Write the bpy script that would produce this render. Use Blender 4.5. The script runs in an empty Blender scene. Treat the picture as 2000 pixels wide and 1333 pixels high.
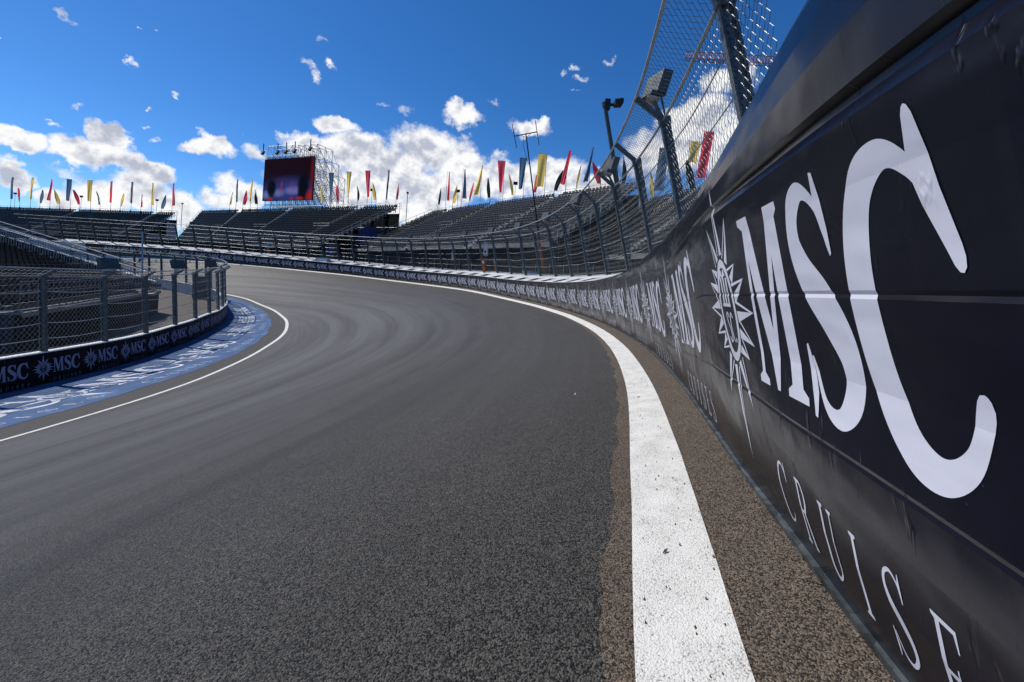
# Banked motor-racing curve between sponsor-clad walls, grandstands with flags behind.
import bpy, bmesh, math, random
import numpy as np
from mathutils import Vector, Matrix
from mathutils.geometry import tessellate_polygon
random.seed(7)
sc = bpy.context.scene
COL = sc.collection
F_PX = 780.0; HY = 550.0; SLOPE = 0.06
ROLL = math.atan(SLOPE); CR, SR = math.cos(ROLL), math.sin(ROLL)
def project(p):
    X, Y, Z = p[0], p[1], p[2]
    return (1000 + F_PX*(X*CR+Z*SR)/Y, HY - F_PX*(-X*SR+Z*CR)/Y)
def ray(px, py):
    a = (px-1000)/F_PX; b = -(py-HY)/F_PX
    return np.array([a*CR-b*SR, 1.0, a*SR+b*CR])
class Spline:
    """natural cubic spline through equally spaced knots"""
    def __init__(self, P, step=1.0, s0=0.0):
        P = np.asarray(P, float); n = len(P); self.P, self.step, self.s0, self.n = P, step, s0, n
        A = np.eye(n); R = np.zeros_like(P)
        for i in range(1, n-1):
            A[i, i-1:i+2] = (1, 4, 1); R[i] = 6*(P[i-1]-2*P[i]+P[i+1])
        self.M = np.linalg.solve(A, R)
    def __call__(self, s):
        t = (s-self.s0)/self.step; i = int(min(max(math.floor(t), 0), self.n-2)); f = t-i
        P, M = self.P, self.M
        if f < 0: return P[0] + f*((P[1]-P[0])-(2*M[0]+M[1])/6)
        if f > 1: return P[-1] + (f-1)*((P[-1]-P[-2])+(M[-2]+2*M[-1])/6)
        g = 1-f
        return g*P[i]+f*P[i+1]+((g**3-g)*M[i]+(f**3-f)*M[i+1])/6
    def tan(self, s):
        d = self(s+.02)-self(s-.02); d = d[:2]; return d/np.hypot(*d)
OUTER = [[0.916, 1.447, -0.663], [1.305, 2.926, -0.697], [1.615, 4.414, -0.704], [1.876, 5.914, -0.762], [2.063, 7.44, -0.806], [2.178, 8.994, -0.849], [2.222, 10.571, -0.884], [2.195, 12.166, -0.907], [2.096, 13.769, -0.927], [1.924, 15.375, -0.943], [1.676, 16.978, -0.948], [1.349, 18.573, -0.946], [0.944, 20.154, -0.94], [0.464, 21.718, -0.928], [-0.093, 23.261, -0.905], [-0.723, 24.778, -0.868], [-1.42, 26.265, -0.819], [-2.181, 27.719, -0.772], [-3.009, 29.133, -0.736], [-3.908, 30.502, -0.71], [-4.878, 31.823, -0.688], [-5.915, 33.092, -0.665], [-7.014, 34.304, -0.638], [-8.175, 35.457, -0.607], [-9.396, 36.545, -0.571], [-10.675, 37.567, -0.528], [-12.008, 38.522, -0.478], [-13.388, 39.411, -0.42], [-14.808, 40.236, -0.356], [-16.259, 41.001, -0.295], [-17.739, 41.709, -0.242], [-19.245, 42.361, -0.195], [-20.772, 42.961, -0.148], [-22.314, 43.512, -0.097], [-23.871, 44.014, -0.042], [-25.444, 44.469, 0.011], [-27.031, 44.878, 0.062], [-28.628, 45.245, 0.111], [-30.23, 45.573, 0.16], [-31.837, 45.861, 0.212], [-33.449, 46.111, 0.265], [-35.068, 46.32, 0.314], [-36.695, 46.492, 0.353], [-38.328, 46.632, 0.382], [-39.96, 46.749, 0.402], [-41.584, 46.853, 0.418], [-43.197, 46.947, 0.432]]
# a few stations behind the camera
B0, B1 = np.array(OUTER[0]), np.array(OUTER[1])
LOGO = 1.62
outer_pts = []
P = np.array(OUTER)
d = P[0]-P[1]; back = [P[0]]
ang = 0.058
for i in range(12):
    c, s_ = math.cos(ang), math.sin(ang)
    d = np.array([c*d[0]-s_*d[1], s_*d[0]+c*d[1], d[2]*0.6]); back.append(back[-1]+d)
back[0] = back[0]+np.array([-.012, 0, 0]); back[1:] = [q-np.array([.042, 0, 0]) for q in back[1:]]
outer_all = np.array(back[::-1] + list(P[1:]))
d = P[-1]-P[-2]; ext = [P[-1]]
for i in range(12): ext.append(ext[-1]+d)
outer_all = np.array(list(outer_all)+ext[1:])
OUT = Spline(outer_all, LOGO, -12*LOGO)         # s = 0 at the star of the nearest logo
S_MIN, S_MAX = -10*LOGO, (46+12)*LOGO
LEAN = 0.2
def oframe(s):
    b = OUT(s); t = OUT.tan(s); n = np.array([-t[1], t[0], 0.0])
    u = n*LEAN+np.array([0, 0, 1.0]); u /= np.linalg.norm(u)
    w = -n+np.array([0, 0, LEAN]); w /= np.linalg.norm(w)
    return b, np.array([t[0], t[1], 0.0]), n, u, w
def wall_pt(s, h, off=0.0):
    b, t, n, u, w = oframe(s); return b+u*h+w*off
# island wall: chain of logos along it, then round the nose and back to the far left
isl_x = [88.5, 181, 249, 300, 343, 375, 398, 416, 429]
top_y = lambda x: float(np.interp(x, [0, 84, 205, 285, 300, 383, 408, 428, 445], [701, 689, 669, 654, 649, 625, 614, 608, 597]))
def ray_at(px, py, depth): return ray(px, py)*depth
ISL = [ray_at(88.5, top_y(88.5), 12.6)]
for x in isl_x[1:]:
    r_ = ray(x, top_y(x)); best = None
    for dep in np.arange(ISL[-1][1]+.05, ISL[-1][1]+1.8, .005):
        e = abs(np.hypot(*(r_*dep-ISL[-1])[:2])-LOGO)
        if best is None or e < best[0]: best = (e, dep)
    ISL.append(r_*best[1])
ISL = np.array(ISL)

# ------------------------------------------------------------------ camera
cam_d = bpy.data.cameras.new("camera"); cam = bpy.data.objects.new("camera", cam_d); COL.objects.link(cam)
cam_d.sensor_width = 36; cam_d.lens = F_PX*36/2000; cam_d.shift_y = -(666.5-HY)/2000
cam_d.clip_start = 0.02; cam_d.clip_end = 5000
cam.matrix_world = Matrix(((CR, -SR, 0, 0), (0, 0, -1, 0), (SR, CR, 0, 0), (0, 0, 0, 1)))
sc.camera = cam
sc.view_settings.view_transform = 'Standard'; sc.view_settings.look = 'None'
sc.view_settings.exposure = 0.0; sc.view_settings.gamma = 1.0
sc.view_settings.use_curve_mapping = False
sc.cycles.max_bounces = 6; sc.cycles.transparent_max_bounces = 12
# ------------------------------------------------------------------ sun
TO_SUN = Vector((-2.55, 0.75, 3.69)).normalized()
sun_d = bpy.data.lights.new("sun", 'SUN'); sun = bpy.data.objects.new("sun", sun_d); COL.objects.link(sun)
sun_d.energy = 5.0; sun_d.angle = math.radians(0.5); sun_d.color = (1.0, 0.955, 0.89)
sun.rotation_euler = TO_SUN.to_track_quat('Z', 'Y').to_euler()
SUN_EL = math.asin(TO_SUN.z); SUN_AZ = math.atan2(TO_SUN.x, TO_SUN.y)
# ------------------------------------------------------------------ node helpers
class NT:
    def __init__(s, tree): s.t = tree; s.n = tree.nodes; s.l = tree.links
    def add(s, typ, **kw):
        nd = s.n.new(typ)
        for k, v in kw.items(): setattr(nd, k, v)
        return nd
    def put(s, sock, v):
        if isinstance(v, bpy.types.NodeSocket): s.l.new(v, sock)
        elif v is not None:
            if sock.type == 'RGBA' and len(v) == 3: v = (*v, 1)
            sock.default_value = v
    def m(s, op, a, b=None, c=None, clamp=False):
        nd = s.add('ShaderNodeMath', operation=op, use_clamp=clamp)
        for i, v in enumerate((a, b, c)):
            if v is not None: s.put(nd.inputs[i], v)
        return nd.outputs[0]
    def vm(s, op, a, b=None, sc_=None):
        nd = s.add('ShaderNodeVectorMath', operation=op)
        s.put(nd.inputs[0], a)
        if b is not None: s.put(nd.inputs[1], b)
        if sc_ is not None: s.put(nd.inputs['Scale'], sc_)
        return nd.outputs[0]
    def noise(s, vec, scale, detail=4, rough=.55, dim='3D', dist=0):
        nd = s.add('ShaderNodeTexNoise', noise_dimensions=dim)
        s.put(nd.inputs['Vector'], vec); nd.inputs['Scale'].default_value = scale
        nd.inputs['Detail'].default_value = detail; nd.inputs['Roughness'].default_value = rough
        nd.inputs['Distortion'].default_value = dist
        return nd.outputs['Fac']
    def ramp(s, v, lo, hi, a=0., b=1., mode='SMOOTHSTEP'):
        nd = s.add('ShaderNodeMapRange', interpolation_type=mode)
        s.put(nd.inputs['Value'], v)
        for k, x in (('From Min', lo), ('From Max', hi), ('To Min', a), ('To Max', b)): s.put(nd.inputs[k], x)
        return nd.outputs[0]
    def mix(s, f, a, b, mode='MIX'):
        nd = s.add('ShaderNodeMix', data_type='RGBA', blend_type=mode)
        s.put(nd.inputs[0], f); s.put(nd.inputs[6], a); s.put(nd.inputs[7], b)
        return nd.outputs[2]
    def xyz(s, x, y, z):
        nd = s.add('ShaderNodeCombineXYZ')
        for i, v in enumerate((x, y, z)): s.put(nd.inputs[i], v)
        return nd.outputs[0]
    def sep(s, v):
        nd = s.add('ShaderNodeSeparateXYZ'); s.put(nd.inputs[0], v); return nd.outputs
# ------------------------------------------------------------------ world: sky and cumulus
w = bpy.data.worlds.new("World"); sc.world = w; w.use_nodes = True
N = NT(w.node_tree)
for n_ in list(N.n): N.n.remove(n_)
sky = N.add('ShaderNodeTexSky', sky_type='NISHITA', sun_disc=False)
sky.sun_elevation = SUN_EL; sky.sun_rotation = SUN_AZ
sky.altitude = 2200; sky.air_density = 1.0; sky.dust_density = 0.8; sky.ozone_density = 2.5
hs = N.add('ShaderNodeHueSaturation'); hs.inputs['Saturation'].default_value = SKY_SAT = 1.30
hs.inputs['Value'].default_value = 1.0
N.l.new(sky.outputs[0], hs.inputs['Color'])
skyc = N.mix(1.0, hs.outputs[0], (1.25, 1.50, 1.75), 'MULTIPLY')
D = N.add('ShaderNodeTexCoord').outputs['Generated']
D = N.vm('NORMALIZE', D)
warp = N.add('ShaderNodeTexNoise'); N.put(warp.inputs['Vector'], D)
warp.inputs['Scale'].default_value = 9; warp.inputs['Detail'].default_value = 6; warp.inputs['Roughness'].default_value = .62
wv = N.vm('SUBTRACT', warp.outputs['Color'], (.5, .5, .5))
warp2 = N.add('ShaderNodeTexNoise'); N.put(warp2.inputs['Vector'], D)
warp2.inputs['Scale'].default_value = 38; warp2.inputs['Detail'].default_value = 5; warp2.inputs['Roughness'].default_value = .6
wv2 = N.vm('SUBTRACT', warp2.outputs['Color'], (.5, .5, .5))
Dw = N.vm('ADD', D, N.vm('ADD', N.vm('SCALE', wv, sc_=.085), N.vm('SCALE', wv2, sc_=.030)))
dx, dy, dz = N.sep(Dw)
AZ = N.m('ARCTAN2', dx, dy); EL = N.m('ARCSINE', dz)
CLOUDS = [(10, 278, 78, 22, 1), (212, 262, 52, 40, 1.5), (165, 300, 86, 34, 1.3), (300, 335, 66, 28, 1.3), (235, 305, 60, 26, 1),
 (408, 287, 54, 24, 1), (95, 243, 34, 7, .8), (118, 336, 38, 11, .8), (10, 350, 42, 36, 1), (135, 345, 22, 6, .5),
 (105, 392, 60, 30, 1), (190, 378, 80, 34, 1), (280, 372, 75, 40, 1), (345, 400, 60, 32, 1), (380, 440, 60, 22, .9),
 (435, 352, 34, 20, .6), (440, 390, 60, 24, .7), (480, 372, 50, 26, .8), (600, 128, 22, 16, .8), (608, 150, 16, 14, .8), (650, 128, 14, 9, .9),
 (650, 243, 52, 20, 1), (560, 268, 24, 11, .8), (500, 300, 30, 20, .6), (620, 290, 60, 28, 1), (700, 300, 85, 42, 1), (840, 295, 85, 52, 1), (900, 325, 66, 40, 1), (760, 330, 90, 55, 1),
 (680, 365, 140, 45, 1), (830, 370, 120, 45, 1), (960, 350, 90, 45, 1), (1080, 352, 90, 46, 1), (1160, 372, 60, 36, 1), (820, 420, 100, 40, 1),
 (905, 228, 42, 20, .75), (1032, 247, 42, 20, .8), (965, 208, 8, 8, .7), (905, 265, 14, 11, .6), (785, 213, 18, 13, .6), (970, 303, 26, 16, .9),
 (122, 43, 17, 9, .7), (250, 122, 14, 8, .8), (345, 193, 10, 6, .8), (165, 208, 14, 5, .6), (265, 60, 6, 3, .8), (302, 57, 8, 3, .7),
 (632, 84, 14, 6, .6), (1118, 130, 18, 10, .6), (1134, 155, 26, 8, .65), (1120, 180, 12, 4, .6), (1195, 106, 16, 8, .75), (1095, 148, 8, 12, .6),
 (272, 232, 10, 5, .8), (290, 211, 8, 4, .7), (0, 75, 6, 5, .8), (300, 264, 10, 5, .5), (752, 206, 12, 5, .5),
 (1360, 235, 90, 42, .9), (1430, 160, 60, 36, .7), (1300, 300, 110, 60, .9), (1440, 300, 110, 70, 1), (1600, 200, 90, 70, .8), (-90, 330, 80, 50, 1)]
dens = None; dens_s = None
for (cx, cy, rx, ry, k) in CLOUDS:
    r = ray(cx, cy); r = r/np.linalg.norm(r); az, el = math.atan2(r[0], r[1]), math.asin(r[2])
    rr = ray(cx+rx, cy+rx*SLOPE); rr = rr/np.linalg.norm(rr); ra = abs(math.atan2(rr[0], rr[1])-az)
    ru = ray(cx, cy-ry); ru = ru/np.linalg.norm(ru); re = abs(math.asin(ru[2])-el)
    # flatter base than top
    u = N.m('MULTIPLY', N.m('SUBTRACT', AZ, az), 1/ra); v = N.m('MULTIPLY', N.m('SUBTRACT', EL, el), 1/re)
    q = N.m('MULTIPLY_ADD', u, u, N.m('MULTIPLY', v, v))
    g = N.m('MULTIPLY_ADD', q, -k, k)
    if ry < 17:
        dens_s = g if dens_s is None else N.m('MAXIMUM', dens_s, g)
    else:
        dens = g if dens is None else N.m('MAXIMUM', dens, g)
nz = N.noise(D, 17, 9, .56); nzs = N.noise(N.vm('ADD', D, (-.006, 0, .016)), 17, 9, .56)
big = N.noise(D, 8, 5, .6)
dd = N.m('ADD', N.m('ADD', dens, .10), N.m('MULTIPLY', N.m('SUBTRACT', nz, .5), 1.35))
wisp = N.noise(N.vm('ADD', D, N.vm('SCALE', wv2, sc_=.05)), 55, 7, .62)
mask_s = N.m('MULTIPLY', N.ramp(N.m('ADD', N.m('MULTIPLY', dens_s, 1.0), N.m('MULTIPLY', N.m('SUBTRACT', wisp, .5), 2.4)), .05, 1.25), .92)
mask = N.m('MAXIMUM', N.ramp(dd, -.03, .70), mask_s)
thick = N.ramp(dens, .3, .95)
lit = N.m('MULTIPLY', N.m('SUBTRACT', nzs, nz), 5.0)
sh = N.m('ADD', N.m('MULTIPLY', thick, N.ramp(big, .28, .74, 0., .80)), lit, clamp=True)
ccol = N.mix(sh, (12.6, 12.6, 12.7), (6.2, 6.7, 8.1))
world_c = N.mix(mask, skyc, ccol)
bg = N.add('ShaderNodeBackground'); N.l.new(world_c, bg.inputs[0]); bg.inputs[1].default_value = 0.078
N.l.new(bg.outputs[0], N.add('ShaderNodeOutputWorld').inputs[0])
# ------------------------------------------------------------------ materials
MATS = {}
def principled(name):
    m = bpy.data.materials.new(name); m.use_nodes = True; MATS[name] = m
    T = NT(m.node_tree); return m, T, m.node_tree.nodes['Principled BSDF']
def coord(T, kind='Object'): return T.add('ShaderNodeTexCoord').outputs[kind]
def bump(T, P, h, dist, strength=1.0, norm=None):
    b = T.add('ShaderNodeBump'); b.inputs['Distance'].default_value = dist; b.inputs['Strength'].default_value = strength
    T.put(b.inputs['Height'], h)
    if norm is not None: T.l.new(norm, b.inputs['Normal'])
    T.l.new(b.outputs[0], P.inputs['Normal']); return b.outputs[0]
def simple(name, col, rough=.5, metal=0, var=.25, scale=3., spec=.5, world=True):
    """plain paint / plastic / metal with blotchy wear"""
    m, T, P = principled(name)
    v = T.add('ShaderNodeNewGeometry').outputs['Position'] if world else coord(T)
    n = T.noise(v, scale, 6, .65)
    T.l.new(T.mix(T.ramp(n, .3, .7), tuple(c*(1-var) for c in col), tuple(min(1, c*(1+var)) for c in col)), P.inputs['Base Color'])
    T.l.new(T.ramp(n, .2, .8, max(0, rough-.12), min(1, rough+.12)), P.inputs['Roughness'])
    P.inputs['Metallic'].default_value = metal; P.inputs['Specular IOR Level'].default_value = spec
    return m
def asphalt_mat(name, dark, light, grain=215., streak=True, tint=None, bd=.004):
    m, T, P = principled(name)
    g = T.add('ShaderNodeNewGeometry').outputs['Position']
    uv = coord(T, 'UV'); lat, s, _ = T.sep(uv)
    # stones: voronoi cells, each with its own grey
    vo = T.add('ShaderNodeTexVoronoi', feature='F1'); T.put(vo.inputs['Vector'], g); vo.inputs['Scale'].default_value = grain
    n1 = T.noise(g, grain*1.7, 3, .7); n2 = T.noise(g, 1.1, 5, .6); n3 = T.noise(g, 22, 4, .7)
    cell = T.sep(vo.outputs['Color'])[0]
    n4 = T.noise(g, grain*.55, 6, .78)
    t = T.m('ADD', T.m('MULTIPLY', cell, .25), T.m('ADD', T.m('MULTIPLY', n1, .30), T.m('MULTIPLY', n4, .45)))
    c = T.mix(T.ramp(t, .42, .64, mode='LINEAR'), dark, light)
    c = T.mix(T.ramp(n3, .3, .75), T.mix(.22, c, (.0, .0, .0)), c)
    c = T.mix(T.ramp(n2, .3, .7), T.mix(.16, c, (0, 0, 0)), c)
    if streak:
        st = T.noise(T.xyz(T.m('MULTIPLY', lat, .9), T.m('MULTIPLY', s, .03), 0), 1.0, 6, .62)
        st2 = T.noise(T.xyz(T.m('MULTIPLY', lat, 6.5), T.m('MULTIPLY', s, .06), 3.), 1.0, 5, .7)
        sm = T.m('ADD', T.m('MULTIPLY', T.ramp(st, .28, .72), .9), T.m('MULTIPLY', T.ramp(st2, .3, .75), .1))
        # lighter band along the middle of the track
        mid = T.ramp(T.m('ABSOLUTE', T.m('SUBTRACT', lat, 8.8)), 1.0, 7.5, 1., 0.)
        c = T.mix(T.m('MULTIPLY', T.m('SUBTRACT', 1., sm), .30), c, (.012, .012, .013))
        c = T.mix(T.m('MULTIPLY', mid, T.m('MULTIPLY', sm, .38)), c, (.20, .196, .19))
        for (l0, wd, k_) in ((3.1, .30, .35), (4.7, .26, .30), (6.4, .35, .28), (9.6, .30, .22)):
            wob = T.m('MULTIPLY', T.m('SUBTRACT', T.noise(T.xyz(T.m('MULTIPLY', s, .06), l0, 0), 1., 2, .5), .5), 2.2)
            dl = T.m('ABSOLUTE', T.m('SUBTRACT', T.m('ADD', lat, wob), l0))
            c = T.mix(T.m('MULTIPLY', T.ramp(dl, .05, wd, k_, 0.), T.ramp(T.noise(T.xyz(T.m('MULTIPLY', s, .15), T.m('MULTIPLY', lat, .6), l0), 1., 4, .6), .38, .62)), c, (.010, .010, .010))
        T.l.new(T.ramp(sm, 0, 1, .62, .50), P.inputs['Roughness'])
    else: P.inputs['Roughness'].default_value = .75
    if tint: c = T.mix(tint[0], c, tint[1])
    T.l.new(c, P.inputs['Base Color'])
    h = T.m('ADD', T.m('MULTIPLY', T.m('SUBTRACT', 1., vo.outputs['Distance']), .9), T.m('MULTIPLY', n3, .9))
    # the grain averages out with distance, keep the far bump gentle
    cd = T.add('ShaderNodeVectorMath', operation='LENGTH'); T.put(cd.inputs[0], g)
    P.inputs['Specular IOR Level'].default_value = .30
    bump(T, P, h, bd, .9)
    return m
asphalt_mat('asphalt', (.0035, .0032, .0027), (.165, .154, .133), grain=235., bd=.008)
asphalt_mat('asphalt_edge', (.018, .013, .009), (.235, .182, .134), grain=290., streak=False, bd=.005)
asphalt_mat('asphalt_inner', (.030, .028, .025), (.075, .070, .063), grain=110., streak=False, bd=.002)
asphalt_mat('yard', (.075, .06, .046), (.15, .125, .098), grain=30., streak=False, bd=.002)
asphalt_mat('far_ground', (.10, .095, .085), (.17, .16, .145), grain=20., streak=False, bd=.002)
def line_mat(name, col, worn=.5, grain=150.):
    m, T, P = principled(name)
    g = T.add('ShaderNodeNewGeometry').outputs['Position']
    vo = T.add('ShaderNodeTexVoronoi'); T.put(vo.inputs['Vector'], g); vo.inputs['Scale'].default_value = grain
    n = T.noise(g, grain*.8, 4, .7); n2 = T.noise(g, 9, 5, .65)
    pit = T.ramp(T.m('ADD', n, T.m('MULTIPLY', n2, .25)), .44, .60)
    c = T.mix(pit, tuple(c_*.22 for c_ in col), col)
    c = T.mix(T.ramp(n2, .35, .7), T.mix(.14, c, (.2, .19, .17)), c)
    n5 = T.noise(g, 1.3, 6, .7)
    if col[2] > col[0]*2: c = T.mix(T.ramp(n5, .48, .70, 0, .45), c, (.16, .24, .40)); c = T.mix(T.ramp(n5, .28, .46, .45, 0), c, (.02, .04, .09))
    T.l.new(c, P.inputs['Base Color']); P.inputs['Roughness'].default_value = .8; P.inputs['Specular IOR Level'].default_value = .2
    bump(T, P, T.m('ADD', T.m('SUBTRACT', 1., vo.outputs['Distance']), n), .0045, .8)
    return m
line_mat('line_white', (.62, .61, .575), grain=220.)
line_mat('apron_blue', (.036, .088, .20), grain=90.)
line_mat('apron_letter', (.55, .58, .63), grain=90.)
def banner_mat(name, col, rough, dirt, spec=.42):
    m, T, P = principled(name)
    uv = coord(T, 'UV'); s, h, _ = T.sep(uv)
    g = T.add('ShaderNodeNewGeometry').outputs['Position']
    v = T.xyz(s, h, 0)
    n = T.noise(v, 2.2, 6, .6); fine = T.noise(v, 60, 4, .7)
    streak = T.noise(T.xyz(T.m('MULTIPLY', s, 26.), T.m('MULTIPLY', h, 1.3), 0), 1., 5, .7)
    spots = T.add('ShaderNodeTexVoronoi'); T.put(spots.inputs['Vector'], v); spots.inputs['Scale'].default_value = 34
    spot = T.m('MULTIPLY', T.ramp(spots.outputs['Distance'], .03, .07, 1., 0.), T.ramp(T.sep(spots.outputs['Color'])[1], .80, .82))
    low = T.ramp(h, .0, .55, 1., 0.)
    d = T.m('MULTIPLY', T.m('MULTIPLY', T.ramp(streak, .5, .8), T.ramp(n, .35, .7)), dirt)
    d = T.m('ADD', d, T.m('MULTIPLY', T.m('MULTIPLY', low, T.ramp(fine, .4, .7)), dirt*.12), clamp=True)
    d = T.m('ADD', d, T.m('MULTIPLY', spot, .35), clamp=True)
    c = T.mix(d, col, (.075, .065, .055) if col[0] < .1 else (.35, .32, .30))
    T.l.new(c, P.inputs['Base Color'])
    T.l.new(T.m('ADD', T.ramp(n, .3, .7, rough-.05, rough+.07), T.m('MULTIPLY', d, .25)), P.inputs['Roughness'])
    P.inputs['Specular IOR Level'].default_value = spec
    # vinyl: slack waves, wrinkles and small vertical puckers
    wave = T.noise(T.xyz(T.m('MULTIPLY', s, 1.6), T.m('MULTIPLY', h, 3.2), 0), 1., 3, .5)
    puck = T.m('MULTIPLY', T.ramp(T.noise(T.xyz(T.m('MULTIPLY', s, 30.), T.m('MULTIPLY', h, 9.), 5.), 1., 3, .6), .60, .80), T.ramp(n, .45, .6))
    hh = T.m('ADD', T.m('MULTIPLY', wave, 1.), T.m('ADD', T.m('MULTIPLY', puck, .09), T.m('MULTIPLY', fine, .004)))
    bump(T, P, hh, .035, .75)
    return m
banner_mat('banner_navy', (.0022, .0027, .0090), .24, .12)
banner_mat('banner_matte_shaded', (.0016, .0019, .0042), .55, .03, .12)  # darker matte copy of the navy banner, island wall's shade put into its colour
banner_mat('lettering_matte_shaded', (.25, .25, .38), .55, .1, .12)  # dimmed copy of the pale lettering, the same shade put into its colour
banner_mat('banner_lettering', (.60, .60, .67), .30, .25)
def concrete_mat(name, a, b):
    m, T, P = principled(name)
    g = T.add('ShaderNodeNewGeometry').outputs['Position']
    n = T.noise(g, 1.7, 7, .65); n2 = T.noise(g, 30, 4, .7)
    T.l.new(T.mix(T.ramp(n, .3, .7), a, b), P.inputs['Base Color']); P.inputs['Roughness'].default_value = .8
    bump(T, P, n2, .004, .5); return m
concrete_mat('concrete_pale', (.32, .32, .315), (.54, .54, .53))
concrete_mat('concrete_dark', (.05, .05, .05), (.09, .09, .088))
def galv_mat():
    m, T, P = principled('galvanised')
    g = T.add('ShaderNodeNewGeometry').outputs['Position']
    vo = T.add('ShaderNodeTexVoronoi'); T.put(vo.inputs['Vector'], g); vo.inputs['Scale'].default_value = 45
    n = T.noise(g, 6, 5, .7)
    t = T.m('ADD', T.m('MULTIPLY', T.sep(vo.outputs['Color'])[0], .35), T.m('MULTIPLY', n, .65))
    T.l.new(T.mix(T.ramp(t, .25, .75), (.05, .06, .064), (.15, .17, .178)), P.inputs['Base Color'])
    P.inputs['Metallic'].default_value = .65; T.l.new(T.ramp(n, .3, .7, .38, .6), P.inputs['Roughness']); return m
galv_mat()
simple('wire', (.26, .27, .27), .45, .4, .3, 8.)  # sunlit glints of the island mesh put into this lighter colour
simple('wire_backlit', (.10, .105, .105), .45, .5, .3, 8.)  # same galvanised mesh against the sky, its backlit darkness put into the colour
simple('seat_black', (.008, .008, .009), .5, 0, .3, 2., .25)
simple('seat_grey', (.026, .027, .028), .45, 0, .3, 2., .35)
simple('steel_light', (.55, .56, .56), .5, .2, .2, 3.)
simple('deck', (.13, .13, .13), .65, 0, .35, 1.2)
simple('aisle', (.26, .26, .255), .6, .2, .3, 2.)
simple('scaffold', (.13, .14, .15), .45, .6, .3, 3.)
simple('rail_pale', (.30, .32, .34), .45, .5, .25, 3.)
simple('dark_metal', (.018, .020, .022), .45, .4, .3, 4.)
simple('hoarding', (.011, .012, .0125), .7, 0, .4, 1., .12)
simple('black_paint_gap_shade', (.006, .006, .007), .6, 0, .3, 3.)
simple('blue_drape', (.018, .032, .12), .6, 0, .45, .8)
simple('panel_grey', (.05, .06, .062), .5, .2, .25, 5.)
simple('panel_pale', (.45, .46, .45), .55, 0, .2, 5.)
simple('orange_paint', (.46, .105, .02), .55, 0, .25, 8.)
simple('white_paint', (.72, .72, .70), .55, 0, .1, 5.)
simple('red_paint', (.40, .03, .03), .5, 0, .25, 6.)
simple('crane_red', (.20, .05, .045), .55, .1, .2, 2.)
simple('pale_blue', (.20, .33, .40), .6, 0, .2, 3.)
def cloth_mat(name, col):
    m, T, P = principled(name)
    o = coord(T, 'Object')
    n = T.noise(o, 1.5, 4, .6)
    T.l.new(T.mix(T.ramp(n, .3, .7), tuple(c*.8 for c in col), tuple(min(1, c*1.15) for c in col)), P.inputs['Base Color'])
    P.inputs['Roughness'].default_value = .7
    tr = T.add('ShaderNodeBsdfTranslucent'); tr.inputs[0].default_value = (*col, 1)
    mx = T.add('ShaderNodeMixShader'); mx.inputs[0].default_value = .72
    T.l.new(P.outputs[0], mx.inputs[1]); T.l.new(tr.outputs[0], mx.inputs[2])
    T.l.new(mx.outputs[0], m.node_tree.nodes['Material Output'].inputs[0]); return m
cloth_mat('cloth_navy', (.09, .16, .25)); cloth_mat('cloth_red', (.85, .07, .11)); cloth_mat('cloth_yellow', (.90, .66, .16)); cloth_mat('cloth_dark', (.016, .026, .032))
cloth_mat('print_pale', (.55, .40, .38)); cloth_mat('print_red', (.35, .03, .05))
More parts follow.
